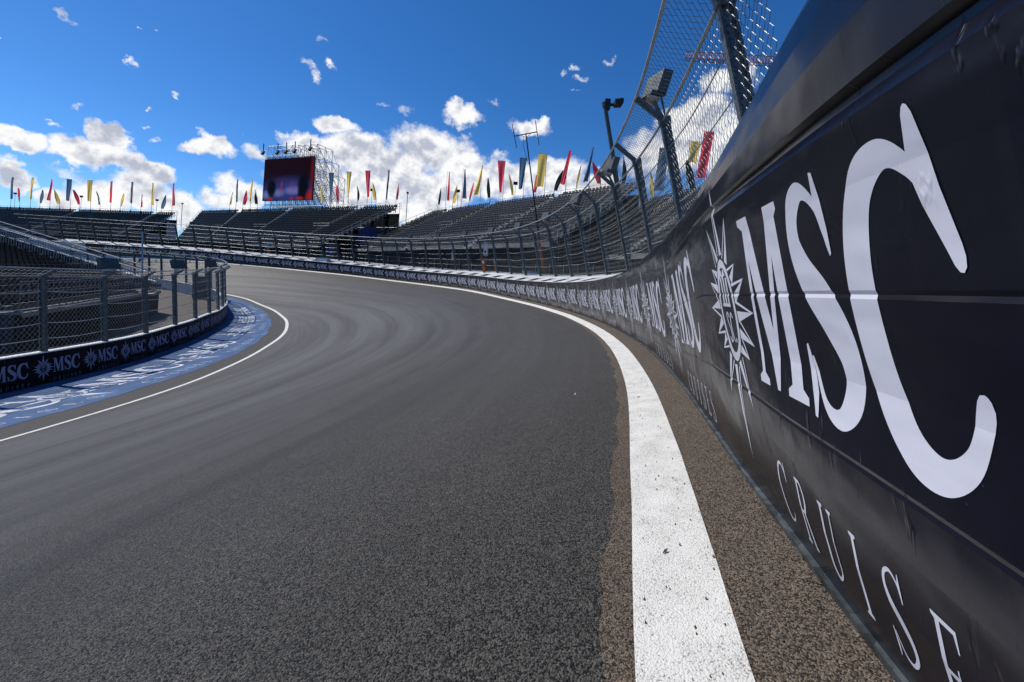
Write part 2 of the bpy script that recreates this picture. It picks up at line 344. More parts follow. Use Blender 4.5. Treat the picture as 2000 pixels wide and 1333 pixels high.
# ------------------------------------------------------------------ mesh builders
class MB:
    def __init__(s): s.v = []; s.f = []; s.m = []; s.uv = []
    def quad(s, a, b, c, d, mi=0, uv=None):
        i = len(s.v); s.v += [tuple(a), tuple(b), tuple(c), tuple(d)]; s.f.append((i, i+1, i+2, i+3)); s.m.append(mi)
        s.uv.append(uv or ((0, 0),)*4)
    def poly(s, pts, mi=0):
        i = len(s.v); s.v += [tuple(p) for p in pts]; s.f.append(tuple(range(i, i+len(pts)))); s.m.append(mi); s.uv.append(((0, 0),)*len(pts))
    def hexa(s, p, mi=0):
        """p: 8 corners, bottom 0-3 then top 4-7"""
        i = len(s.v); s.v += [tuple(q) for q in p]
        for f in ((0, 3, 2, 1), (4, 5, 6, 7), (0, 1, 5, 4), (1, 2, 6, 5), (2, 3, 7, 6), (3, 0, 4, 7)):
            s.f.append(tuple(i+k for k in f)); s.m.append(mi); s.uv.append(((0, 0),)*4)
    def box(s, c, ax, ay, az, mi=0):
        """centre and three half-extent vectors"""
        c, ax, ay, az = (np.asarray(q, float) for q in (c, ax, ay, az))
        s.hexa([c-ax-ay-az, c+ax-ay-az, c+ax+ay-az, c-ax+ay-az, c-ax-ay+az, c+ax-ay+az, c+ax+ay+az, c-ax+ay+az], mi)
    def abox(s, x0, x1, y0, y1, z0, z1, mi=0):
        s.hexa([(x0, y0, z0), (x1, y0, z0), (x1, y1, z0), (x0, y1, z0), (x0, y0, z1), (x1, y0, z1), (x1, y1, z1), (x0, y1, z1)], mi)
    def bar(s, a, b, r, n=6, mi=0, r2=None, caps=True):
        a, b = np.asarray(a, float), np.asarray(b, float); d = b-a; L = np.linalg.norm(d)
        if L < 1e-6: return
        d = d/L; e = np.array([0, 0, 1.]) if abs(d[2]) < .9 else np.array([1., 0, 0])
        x = np.cross(d, e); x /= np.linalg.norm(x); y = np.cross(d, x); r2 = r if r2 is None else r2
        i = len(s.v)
        for q, rr in ((a, r), (b, r2)):
            for k in range(n):
                t = 2*math.pi*k/n; s.v.append(tuple(q+(x*math.cos(t)+y*math.sin(t))*rr))
        for k in range(n):
            k2 = (k+1) % n; s.f.append((i+k, i+k2, i+n+k2, i+n+k)); s.m.append(mi); s.uv.append(((0, 0),)*4)
        if caps:
            s.f.append(tuple(i+k for k in range(n))[::-1]); s.f.append(tuple(i+n+k for k in range(n)))
            s.m += [mi, mi]; s.uv += [((0, 0),)*n]*2
    def path(s, pts, r, n=5, mi=0, caps=False):
        pts = [np.asarray(p, float) for p in pts]; i0 = len(s.v); N_ = len(pts); px = None
        for j, p in enumerate(pts):
            d = pts[min(j+1, N_-1)]-pts[max(j-1, 0)]; d = d/(np.linalg.norm(d)+1e-9)
            if px is None:
                e = np.array([0, 0, 1.]) if abs(d[2]) < .9 else np.array([1., 0, 0]); px = np.cross(d, e)
            px = px-d*np.dot(px, d); px /= np.linalg.norm(px)+1e-9; y = np.cross(d, px)
            for k in range(n):
                t = 2*math.pi*k/n; s.v.append(tuple(p+(px*math.cos(t)+y*math.sin(t))*r))
        for j in range(N_-1):
            for k in range(n):
                k2 = (k+1) % n; a = i0+j*n; s.f.append((a+k, a+k2, a+n+k2, a+n+k)); s.m.append(mi); s.uv.append(((0, 0),)*4)
    def build(s, name, mats, parent=None, smooth=False, loc=None, uv=False):
        me = bpy.data.meshes.new(name)
        v = s.v
        if loc is not None:
            v = (np.array(s.v)-np.array(loc)).tolist()
        me.from_pydata(v, [], s.f)
        for mn in ([mats] if isinstance(mats, str) else mats): me.materials.append(MATS[mn])
        me.polygons.foreach_set('material_index', s.m)
        if uv:
            l = me.uv_layers.new(name='UVMap'); flat = [c for f in s.uv for p in f for c in p]
            l.data.foreach_set('uv', flat)
        if smooth: me.polygons.foreach_set('use_smooth', [True]*len(s.f))
        me.update()
        o = bpy.data.objects.new(name, me); COL.objects.link(o)
        if loc is not None: o.location = loc
        if parent is not None:
            o.parent = parent
            if loc is None: o.matrix_parent_inverse = Matrix.Translation(parent.location).inverted()
            else: o.location = Vector(loc)-parent.location
        return o
def tag(o, label, cat, group=None, kind=None):
    if label: o['label'] = label
    if cat: o['category'] = cat
    if group: o['group'] = group
    if kind: o['kind'] = kind
    return o
def thing(name, loc, label, cat, group=None):
    o = bpy.data.objects.new(name, None); COL.objects.link(o); o.location = Vector([float(c) for c in loc]); o.empty_display_size = .2
    return tag(o, label, cat, group)
V3 = lambda *a: np.array(a, float)
def unit(v): v = np.asarray(v, float); return v/np.linalg.norm(v)
ORD = ['first', 'second', 'third', 'fourth', 'fifth', 'sixth', 'seventh', 'eighth', 'ninth', 'tenth', 'eleventh', 'twelfth', 'thirteenth', 'fourteenth', 'fifteenth', 'sixteenth', 'seventeenth', 'eighteenth', 'nineteenth', 'twentieth', 'twenty-first', 'twenty-second', 'twenty-third', 'twenty-fourth', 'twenty-fifth']
# ------------------------------------------------------------------ the island wall line
isl_top = [V3(-15.8, -3.2, -3.1), V3(-15.5, -1.6, -3.1), V3(-15.3, 0, -3.1), V3(-15.1, 1.6, -3.1), V3(-14.95, 3.1, -3.1), V3(-14.82, 4.7, -3.1), V3(-14.7, 6.2, -3.1), V3(-14.6, 7.8, -3.1), V3(-14.5, 9.4, -3.1), V3(-14.47, 11.0, -3.1)]+[p for p in ISL]
isl_top += [ray_at(445, 594, 28.6), ray_at(443, 584.5, 31), ray_at(436, 574, 33), ray_at(424, 566, 34.6), ray_at(400, 559.5, 36), ray_at(377, 555, 37),
            ray_at(345, 549.5, 39), ray_at(310, 544.5, 41), ray_at(270, 540, 42.3), ray_at(235, 535.5, 43.5), ray_at(172, 529, 45), ray_at(110, 523, 46), ray_at(60, 519, 46.5), ray_at(0, 514, 47)]
dense = Spline(isl_top, 1.0, 0.0); q = np.array([dense(t) for t in np.arange(0, len(isl_top)-1+1e-6, .05)])
for _ in range(6): q[1:-1] = .25*q[:-2]+.5*q[1:-1]+.25*q[2:]
cum = np.concatenate([[0], np.cumsum(np.hypot(*(np.diff(q, axis=0)[:, :2]).T))])
i0 = int(np.argmin(np.linalg.norm(q[:, :2]-ISL[0][:2], axis=1))); s_first = cum[i0]
n_back = int(s_first//LOGO); ss = np.arange(s_first-n_back*LOGO, cum[-1], LOGO)
HWALL = 1.03
ipts = np.stack([np.interp(ss, cum, q[:, k]) for k in range(3)], -1); ipts[:, 2] -= HWALL
INN = Spline(ipts, LOGO, -n_back*LOGO); I_MIN, I_MAX = -n_back*LOGO, (len(ss)-1-n_back)*LOGO
LEAN_I = 0.07
def iframe(s):
    b = INN(s); t = INN.tan(s); n = np.array([t[1], -t[0], 0.0])      # track side lies to the right going away
    u = n*-LEAN_I+np.array([0, 0, 1.0]); u /= np.linalg.norm(u)
    return b, np.array([t[0], t[1], 0.0]), n, u, -n
def gen_pt(frame, s, h, off): b, t, n, u, w_ = frame(s); return b+u*h+w_*off
# ------------------------------------------------------------------ terrain height
def curve_pts(sp, a, b, st): return np.array([sp(x) for x in np.arange(a, b, st)])
cp = [curve_pts(OUT, S_MIN-8, S_MAX+10, 1.62), ipts]
for sp_, fr, a, b, offs in ((OUT, oframe, S_MIN, S_MAX, ((2.5, .50), (9, .5), (25, .4))), (INN, iframe, I_MIN, I_MAX, ((2.5, 0), (6.5, -.05)))):
    for x in np.arange(a, b, 4.):
        bb, t, n, u, w_ = fr(x)
        for o_, dz_ in offs: cp.append(np.array([bb-n*o_+V3(0, 0, dz_)]))
cp = np.concatenate(cp)
def tps_phi(r2): return np.where(r2 > 1e-9, r2*np.log(r2+1e-12)*.5, 0)
dX = cp[:, None, :2]-cp[None, :, :2]; K = tps_phi((dX**2).sum(-1)); n_ = len(cp)
A = np.zeros((n_+3, n_+3)); A[:n_, :n_] = K+np.eye(n_)*.004; A[:n_, n_] = 1; A[:n_, n_+1:] = cp[:, :2]; A[n_:, :n_] = A[:n_, n_:].T
rhs = np.concatenate([cp[:, 2], np.zeros(3)]); wts = np.linalg.solve(A, rhs)
def tps(xy):
    out = np.zeros(len(xy))
    for i in range(0, len(xy), 4000):
        c = xy[i:i+4000]; out[i:i+4000] = tps_phi(((c[:, None]-cp[None, :, :2])**2).sum(-1))@wts[:n_]+wts[n_]+c@wts[n_+1:]
    return out
gx = np.concatenate([[-700, -400, -250, -160, -120, -95], np.arange(-80, 40.1, .5), [46, 60, 90, 150, 300, 700]])
gy = np.concatenate([[-300, -120, -60, -35], np.arange(-20, 70.1, .5), [76, 90, 120, 180, 300, 700]])
GX, GY = np.meshgrid(gx, gy, indexing='ij')
cx_, cy_ = np.clip(GX, -70, 30), np.clip(GY, -12, 60)
GZ = tps(np.stack([cx_.ravel(), cy_.ravel()], -1)).reshape(GX.shape)
away = np.clip(np.maximum(np.abs(GX-cx_), np.abs(GY-cy_))/30, 0, 1); GZ = GZ*(1-away)+(-1.0)*away
def Hg(x, y):
    i = int(min(max(np.searchsorted(gx, x)-1, 0), len(gx)-2)); j = int(min(max(np.searchsorted(gy, y)-1, 0), len(gy)-2))
    f = (x-gx[i])/(gx[i+1]-gx[i]); g = (y-gy[j])/(gy[j+1]-gy[j])
    return (GZ[i, j]*(1-f)+GZ[i+1, j]*f)*(1-g)+(GZ[i, j+1]*(1-f)+GZ[i+1, j+1]*f)*g
def on_ground(px, py):
    """where the sight line through a photo pixel meets the ground"""
    r = ray(px, py); t = .3; last = 0
    while t < 120:
        p = r*t
        if p[2] < Hg(p[0], p[1]): break
        last = t; t += .05+.01*t
    a, b = last, t
    for _ in range(30):
        m = (a+b)/2; p = r*m
        if p[2] < Hg(p[0], p[1]): b = m
        else: a = m
    p = r*b; return V3(p[0], p[1], Hg(p[0], p[1]))
oc_s = np.arange(S_MIN-8, S_MAX+10, .2); oc = np.array([OUT(x)[:2] for x in oc_s])
ic_s = np.arange(I_MIN, I_MAX, .2); ic = np.array([INN(x)[:2] for x in ic_s])
def curve_dist(xy, c, cs, side):
    """signed distance to a curve (positive on the track) and arc position"""
    xy = np.asarray(xy); D_ = np.zeros(len(xy)); S_ = np.zeros(len(xy))
    for i in range(0, len(xy), 2000):
        p = xy[i:i+2000]; d2 = ((p[:, None]-c[None])**2).sum(-1); k = np.clip(d2.argmin(1), 1, len(c)-2)
        t = c[k+1]-c[k-1]; t /= np.linalg.norm(t, axis=1)[:, None]; v = p-c[k]
        along = (v*t).sum(1); D_[i:i+2000] = (v[:, 1]*t[:, 0]-v[:, 0]*t[:, 1])*side; S_[i:i+2000] = cs[k]+along
    return D_, S_
# ------------------------------------------------------------------ lettering outlines (cap height 1, baseline 0)
def crom(P, n=8):
    P = [np.array(p, float) for p in P]; P = [2*P[0]-P[1]]+P+[2*P[-1]-P[-2]]; out = []
    for i in range(1, len(P)-2):
        for k in range(n):
            t = k/n; a, b, c, d = P[i-1:i+3]
            out.append(.5*((2*b)+(c-a)*t+(2*a-5*b+4*c-d)*t*t+(3*b-a-3*c+d)*t**3))
    out.append(P[-2]); return out
def stroke(pts, wd, n=8, cap=True):
    """outline of a swelling pen stroke"""
    c = crom([(p[0], p[1], w_) for p, w_ in zip(pts, wd)], n); L, R = [], []
    for i, p in enumerate(c):
        d = c[min(i+1, len(c)-1)]-c[max(i-1, 0)]; d = d[:2]/(np.hypot(*d[:2])+1e-9); nn = np.array([-d[1], d[0]])
        L.append(p[:2]+nn*p[2]); R.append(p[:2]-nn*p[2])
    def rnd(i):
        if not cap: return []
        d = c[i]-c[i-1 if i else 1]; d = d[:2]/(np.hypot(*d[:2])+1e-9); nn = np.array([-d[1], d[0]]); w_ = c[i][2]
        return [c[i][:2]+(nn*math.cos(a)+d*math.sin(a))*w_ for a in (.6, 1.2, 1.57, 1.94, 2.54)]
    end = rnd(len(c)-1); st = rnd(0)
    return [tuple(p) for p in L+end+R[::-1]+st[::1]]
G = {}
G['M'] = ([[(0, 1), (.29, 1), (.525, .34), (.73, 1.0), (1.0, 1.0), (1.0, .962), (.93, .93), (.955, .07), (1.04, .038), (1.04, 0), (.68, 0), (.68, .038), (.765, .07), (.745, .74), (.50, .0), (.44, .0), (.175, .74), (.16, .07), (.25, .038), (.25, 0), (0, 0), (0, .038), (.085, .07), (.11, .925), (0, .962)]], 1.04)
G['S'] = ([stroke([(.55, .78), (.49, .91), (.33, .985), (.15, .91), (.10, .76), (.20, .61), (.40, .47), (.555, .31), (.55, .14), (.38, .015), (.19, .05), (.07, .24)], [.014, .028, .042, .075, .098, .116, .128, .118, .094, .046, .028, .016]),
           [(.50, .93), (.535, 1.035), (.57, 1.03), (.60, .80), (.595, .70), (.575, .69), (.555, .73), (.51, .86)],
           [(.10, .09), (.065, -.03), (.03, -.025), (.0, .20), (.005, .30), (.028, .31), (.05, .27), (.09, .15)]], .66)
G['C'] = ([stroke([(.74, .80), (.64, .915), (.48, .975), (.27, .90), (.13, .70), (.095, .48), (.15, .23), (.31, .055), (.52, .005), (.70, .08), (.80, .24)], [.018, .036, .050, .088, .120, .132, .122, .086, .056, .046, .044]),
           [(.64, .90), (.685, 1.05), (.700, 1.070), (.715, 1.077), (.732, 1.070), (.748, 1.045), (.80, .83), (.855, .675), (.862, .640), (.855, .612), (.838, .598), (.818, .600), (.798, .618), (.77, .665), (.69, .79)]], .88)
G['c'] = ([stroke([(.70, .80), (.60, .935), (.42, .985), (.22, .90), (.09, .70), (.06, .48), (.10, .25), (.25, .06), (.46, .01), (.63, .07), (.73, .20)], [.014, .022, .026, .035, .046, .05, .046, .034, .024, .02, .014]),
           [(.65, .90), (.69, 1.04), (.725, 1.03), (.745, .72), (.715, .71), (.67, .82)]], .80)
G['s'] = ([stroke([(.55, .78), (.49, .91), (.33, .985), (.15, .91), (.10, .76), (.20, .61), (.40, .47), (.555, .31), (.55, .14), (.38, .015), (.19, .05), (.07, .24)], [.012, .018, .022, .030, .042, .054, .062, .054, .038, .024, .018, .012]), [(.52, .93), (.545, 1.02), (.57, 1.02), (.585, .72), (.56, .72), (.53, .86)], [(.09, .09), (.065, -.02), (.04, -.02), (.03, .29), (.055, .29), (.085, .15)]], .64)
G['R'] = ([[(0, 1), (.20, 1), (.20, .965), (.155, .94), (.155, .06), (.22, .035), (.22, 0), (0, 0), (0, .035), (.06, .06), (.06, .94), (0, .965)],
           stroke([(.12, .975), (.34, .96), (.46, .76), (.36, .54), (.13, .50)], [.022, .03, .045, .035, .02], cap=False),
           [(.24, .53), (.33, .53), (.54, .06), (.62, .035), (.62, 0), (.47, 0)]], .68)
G['U'] = ([[(0, 1), (.22, 1), (.22, .965), (.155, .94), (.155, .30), (.06, .30), (.06, .94), (0, .965)],
           stroke([(.1075, .31), (.13, .13), (.31, .02), (.50, .13), (.535, .31)], [.047, .045, .03, .025, .022], cap=False),
           [(.44, 1), (.63, 1), (.63, .965), (.557, .94), (.557, .30), (.513, .30), (.513, .94), (.44, .965)]], .68)
G['I'] = ([[(0, 1), (.23, 1), (.23, .965), (.162, .94), (.162, .06), (.23, .035), (.23, 0), (0, 0), (0, .035), (.066, .06), (.066, .94), (0, .965)]], .28)
G['E'] = ([[(0, 1), (.50, 1), (.50, .80), (.475, .80), (.44, .95), (.16, .95), (.16, .54), (.36, .54), (.375, .62), (.40, .62), (.40, .41), (.375, .41), (.36, .49), (.16, .49), (.16, .05), (.47, .05), (.52, .23), (.545, .23), (.54, 0), (0, 0), (0, .035), (.065, .06), (.065, .94), (0, .965)]], .60)
def place(polys, x, y, sc_): return [[(x+p[0]*sc_, y+p[1]*sc_) for p in q_] for q_ in polys]
def ell(cx, cy, rx, ry, a0=0, a1=360, n=40): return [(cx+rx*math.cos(math.radians(a0+(a1-a0)*i/n)), cy+ry*math.sin(math.radians(a0+(a1-a0)*i/n))) for i in range(n+1)]
def logo_polys(detail=True, rays=1):
    """list of (polygon, layer): sun emblem, the big word and the small word under it"""
    P = []
    x = .66
    for ch in 'MSC':
        for i, q_ in enumerate(place(G[ch][0], 0, 0, 1.0)): P.append(([(x+p[0]*.74, p[1]) for p in q_], i))
        x += G[ch][1]*.74+(.05 if ch == 'M' else .06)
    x = .68
    for ch in 'CRUISES':
        g = G['c' if ch == 'C' else 's' if ch == 'S' else ch]
        for i, q_ in enumerate(place(g[0], x, -.62, .245)): P.append((q_, i))
        x += g[1]*.245+.165
    cx, cy, rx, ry = 0, .42, .275, .38
    n = 28 if detail else 14
    for a0 in (0, 120, 240):
        P.append((ell(cx, cy, rx, ry, a0, a0+120, n//2)+ell(cx, cy, rx-.058, ry-.062, a0+120, a0, n//2), 0))
    for k in range(0, 16, rays):
        a = math.radians(90+22.5*k); ln = (1.32 if k % 8 == 0 else .88 if k % 4 == 0 else .64 if k % 2 == 0 else .80)
        if k % 8 in (1, 7): ln = .98
        c_, s_ = math.cos(a), math.sin(a); ex, ey = rx+.015, ry+.02
        R = 1/math.hypot(c_/ex, s_/ey)
        tip = (cx+c_*ln*(.82 if abs(s_) < .5 else .95), cy+s_*ln*.72)
        hw = .078
        b0 = (cx+c_*R*1.03-s_*hw, cy+s_*R*1.03+c_*hw); b1 = (cx+c_*R*1.03+s_*hw, cy+s_*R*1.03-c_*hw); mid_ = (cx+c_*R*1.02, cy+s_*R*1.02)
        P.append(([mid_, b1, tip], 0))
        if detail:
            t_ = .20
            inn = lambda p, q_, k_: (p[0]+(q_[0]-p[0])*k_, p[1]+(q_[1]-p[1])*k_)
            P.append(([b0, tip, inn(tip, mid_, .18), inn(b0, mid_, .28)], 1))
        else: P.append(([b0, mid_, tip], 1))
    # monogram in the disc: an m above the letters s and c
    for i in range(3):
        X = -.115+.093*i; P.append(([(X, .46), (X+.048, .46), (X+.048, .66), (X, .66)], 0))
    P.append((stroke([(-.13, .655), (-.06, .70), (-.01, .655), (.035, .70), (.09, .655)], [.012, .022, .014, .022, .012], cap=False), 1))
    P.append(([(-.14, .445), (.135, .445), (.135, .468), (-.14, .468)], 2))
    sc1 = stroke([(.14, .84), (.08, .97), (-.02, .90), (.0, .70), (.12, .42), (.12, .14), (.03, .03), (-.05, .16)], [.03]*8)
    P += [([(-.075+p[0]*.42, .17+p[1]*.235) for p in sc1], 0)]
    sc2 = stroke([(.20, .84), (.10, .97), (.0, .75), (-.02, .45), (.03, .15), (.13, .04), (.21, .18)], [.03]*7)
    P += [([(.025+p[0]*.42, .17+p[1]*.235) for p in sc2], 0)]
    return P
def cut_mesh(polys, xs, ys):
    """triangulate flat outlines and slice them on a grid so that they can follow a curved wall"""
    bm = bmesh.new(); lay = bm.faces.layers.int.new('lay')
    for poly, ly in polys:
        pts = [Vector((p[0], p[1], 0)) for p in poly]
        ok = [pts[0]]
        for p in pts[1:]:
            if (p-ok[-1]).length > 1e-5: ok.append(p)
        vs = [bm.verts.new(p) for p in ok]
        for tri in tessellate_polygon([ok]):
            try:
                f = bm.faces.new([vs[i] for i in tri]); f[lay] = ly
            except ValueError: pass
    bmesh.ops.recalc_face_normals(bm, faces=bm.faces)
    for ax, vals in ((0, xs), (1, ys)):
        for v_ in vals:
            co = Vector((0, 0, 0)); co[ax] = v_; no = Vector((0, 0, 0)); no[ax] = 1
            bmesh.ops.bisect_plane(bm, geom=bm.verts[:]+bm.edges[:]+bm.faces[:], plane_co=co, plane_no=no, dist=1e-6)
    for v_ in bm.verts: v_.tag = False
    bm.verts.index_update()
    out = []
    for f in bm.faces:
        c = [(v_.co.x, v_.co.y) for v_ in f.verts]
        ar = sum(c[i][0]*c[(i+1) % len(c)][1]-c[(i+1) % len(c)][0]*c[i][1] for i in range(len(c)))
        if abs(ar) < 1e-9: continue
        if ar < 0: c = c[::-1]
        out.append((c, f[lay]))
    bm.free(); return out
CAP = .45; M_BASE = .335
PROFILE = [(0, .0), (.05, .006), (.20, .010), (.268, .0115), (.275, .0092), (.282, .0113), (.42, .013), (.570, .0155), (.577, .0130), (.584, .0150), (.75, .016), (.845, .017), (.868, .017), (.876, .016), (.884, .017), (.935, .018), (.975, .018), (1.01, .015), (1.03, .004)]
GROOVE = [0]*11+[.006, -.009, -.010, .003, .003, -.004, -.012, -.020]
PH = [p[0] for p in PROFILE]; PO = [p[1] for p in PROFILE]
BELLY_H = [0, .05, .12, .20, .268, .34, .42]; BELLY = [0, .3, .85, 1.0, .85, .4, 0]    # same stations as the panel rows
def bulge(s, h, amp=1.0):
    b = float(np.interp(h, PH, PO))*amp+float(np.interp(h, PH, GROOVE))*float(np.interp(s, [-.6, .1, .9], [1, .4, 0]))*amp
    if h < .42: b += float(np.interp(s, [-1.0, -.4, .4, 1.2], [.022, .015, .004, 0]))*float(np.interp(h, BELLY_H, BELLY))*amp
    return b+.0045*amp*math.sin(s*3.1+h*4.0)*math.sin(h*3.0)+.0025*amp*math.sin(s*7.3-h*6.0+1.0)
logo_fine = cut_mesh(logo_polys(True), [x/CAP for x in np.arange(-.4, 1.7, .06)], [(h-M_BASE)/CAP for h in PH[1:-1]]+[(h-M_BASE)/CAP for h in (.12, .34, .50, .66, .80)])
logo_mid = cut_mesh(logo_polys(False), [x/CAP for x in np.arange(-.3, 1.5, .3)], [(h-M_BASE)/CAP for h in (.262, .278, .565, .582, .868, .902)])
# ------------------------------------------------------------------ ground sheets
nxg, nyg = len(gx), len(gy)
vid = lambda i, j: i*nyg+j
core = np.stack([GX.ravel(), GY.ravel()], -1)
DO, SO = curve_dist(core, oc, oc_s, 1); DI, SI = curve_dist(core, ic, ic_s, -1)
def sheet(name, sel, lift, mat, label_kind='structure'):
    idx = {}; v = []; f = []; uv = []
    for i in range(nxg-1):
        for j in range(nyg-1):
            q_ = (vid(i, j), vid(i+1, j), vid(i+1, j+1), vid(i, j+1))
            if not sel(q_): continue
            ff = []
            for k in q_:
                if k not in idx: idx[k] = len(v); v.append((GX.flat[k], GY.flat[k], GZ.flat[k]+lift)); uv.append((DO[k], SO[k]))
                ff.append(idx[k])
            f.append(tuple(ff))
    me = bpy.data.meshes.new(name); me.from_pydata(v, [], f); me.materials.append(MATS[mat])
    l = me.uv_layers.new(name='UVMap'); ua = np.array(uv); li = np.zeros(len(me.loops), dtype=np.int32); me.loops.foreach_get('vertex_index', li)
    l.data.foreach_set('uv', ua[li].ravel()); me.polygons.foreach_set('use_smooth', [True]*len(f))
    o = bpy.data.objects.new(name, me); COL.objects.link(o); o['kind'] = label_kind; return o
core_ok = (np.abs(GX.ravel()+20) <= 60.1) & (GY.ravel() >= -20.1) & (GY.ravel() <= 70.1)
is_track = (DO > -.25) & (DI > -.1) & core_ok
is_yard = (DI <= .3) & core_ok & (DO > -.25)
sheet('ground', lambda q_: not all(is_track[k] for k in q_) and not all(is_yard[k] for k in q_), -.004, 'far_ground')
sheet('track', lambda q_: all(is_track[k] for k in q_), 0.0, 'asphalt')
sheet('infield_paving', lambda q_: all(is_yard[k] for k in q_) and not all(is_track[k] for k in q_), 0.0, 'yard')
def strip(name, fa, fb, s0, s1, st, lift, mat, ncross=1, frame=None, kind='structure'):
    """a draped strip between two edges given as distances fa(s), fb(s) from a wall line"""
    v = []; f = []; uv = []; n = int((s1-s0)/st)+1; m = ncross+1
    for i in range(n):
        s = s0+(s1-s0)*i/(n-1); b, t, nn, u, w_ = frame(s); a, c = fa(s), fb(s)
        for k in range(m):
            d = a+(c-a)*k/ncross; p = b+nn*d; v.append((p[0], p[1], Hg(p[0], p[1])+lift)); uv.append((d, s))
    for i in range(n-1):
        for k in range(ncross): f.append((i*m+k, i*m+k+1, (i+1)*m+k+1, (i+1)*m+k))
    me = bpy.data.meshes.new(name); me.from_pydata(v, [], f); me.materials.append(MATS[mat])
    l = me.uv_layers.new(name='UVMap')
    for lp in me.loops: l.data[lp.index].uv = uv[lp.vertex_index]
    me.polygons.foreach_set('use_smooth', [True]*len(f))
    bmq = bmesh.new(); bmq.from_mesh(me)
    bmesh.ops.recalc_face_normals(bmq, faces=bmq.faces)
    if sum(fc.normal.z for fc in bmq.faces) < 0: bmesh.ops.reverse_faces(bmq, faces=bmq.faces)
    bmq.to_mesh(me); bmq.free()
    o = bpy.data.objects.new(name, me); COL.objects.link(o); o['kind'] = kind; return o
ln_in = lambda s: float(np.interp(s, [-8, -.82, -.49, -.15, .28, 3, 12, 20, 30, 60], [.26, .236, .216, .203, .194, .21, .22, .27, .27, .22]))
ln_out = lambda s: float(np.interp(s, [-8, -.82, -.46, -.18, .71, 3, 12, 20, 30, 60], [.48, .443, .425, .412, .400, .395, .44, .52, .56, .50]))
strip('shoulder', lambda s: -.2, lambda s: ln_out(s)+.07+.012*math.sin(s*9)+.01*math.sin(s*23), S_MIN, S_MAX-2, .12, .003, 'asphalt_edge', 3, oframe)
strip('edge_line', ln_in, ln_out, S_MIN, S_MAX-2, .12, .007, 'line_white', 2, oframe)
il_ = lambda s: float(np.interp(s, [-12, -4.99, -3.4, -2.3, -.8, 1.8, 4.0, 7.8, 10.4, 13.4, 17, 20.8, 24.3, 27.1, 34, 60], [5.5, 5.5, 5.55, 5.5, 5.2, 4.65, 4.55, 4.27, 4.0, 3.62, 3.13, 2.55, 1.98, 1.6, 1.3, 1.2]))
ap_ = lambda s: float(np.interp(s, [-12, -3.5, -.7, 1, 3, 5, 7.5, 10.9, 14.5, 18, 21.4, 23.8, 26, 34], [4.1, 4.05, 3.85, 3.68, 3.72, 3.6, 3.38, 3.02, 2.68, 2.38, 2.02, 1.65, 1.2, .6]))
ism = lambda f: (lambda s: sum(f(s+d) for d in (-2, -1, 0, 1, 2))/5)
il, ap = ism(il_), ism(ap_)
strip('runoff_strip', lambda s: ap(s)-.2, lambda s: il(s)+.1, I_MIN, 58, .3, .003, 'asphalt_inner', 4, iframe)
strip('inner_edge_line', lambda s: il(s)-.10, lambda s: il(s)+.07, I_MIN, 58, .3, .007, 'line_white', 1, iframe)
strip('painted_apron', lambda s: -.1, lambda s: ap(s)+.03*math.sin(s*2.3), I_MIN, 34, .15, .010, 'apron_blue', 14, iframe)
mb = MB()
logo_ap = cut_mesh(logo_polys(False, 2), list(np.arange(-.6, 3.4, .2)), list(np.arange(-.6, 1.5, .2)))
for k, s_c in enumerate((-5.95, -1.38, 3.6, 9.6, 14.6, 19.0)):
    for c, ly in logo_ap:
        pts = []
        for x, y in c:
            s = s_c+x*1.53*(ap(s_c+1.5)/3.9)**.85; W = ap(s); b, t, nn, u, w_ = iframe(s); p = b+nn*(W*(.67-.37*y))
            pts.append((p[0], p[1], Hg(p[0], p[1])+.0145+.001*ly))
        mb.poly(pts)
o = mb.build('apron_lettering', 'apron_letter'); o['kind'] = 'structure'
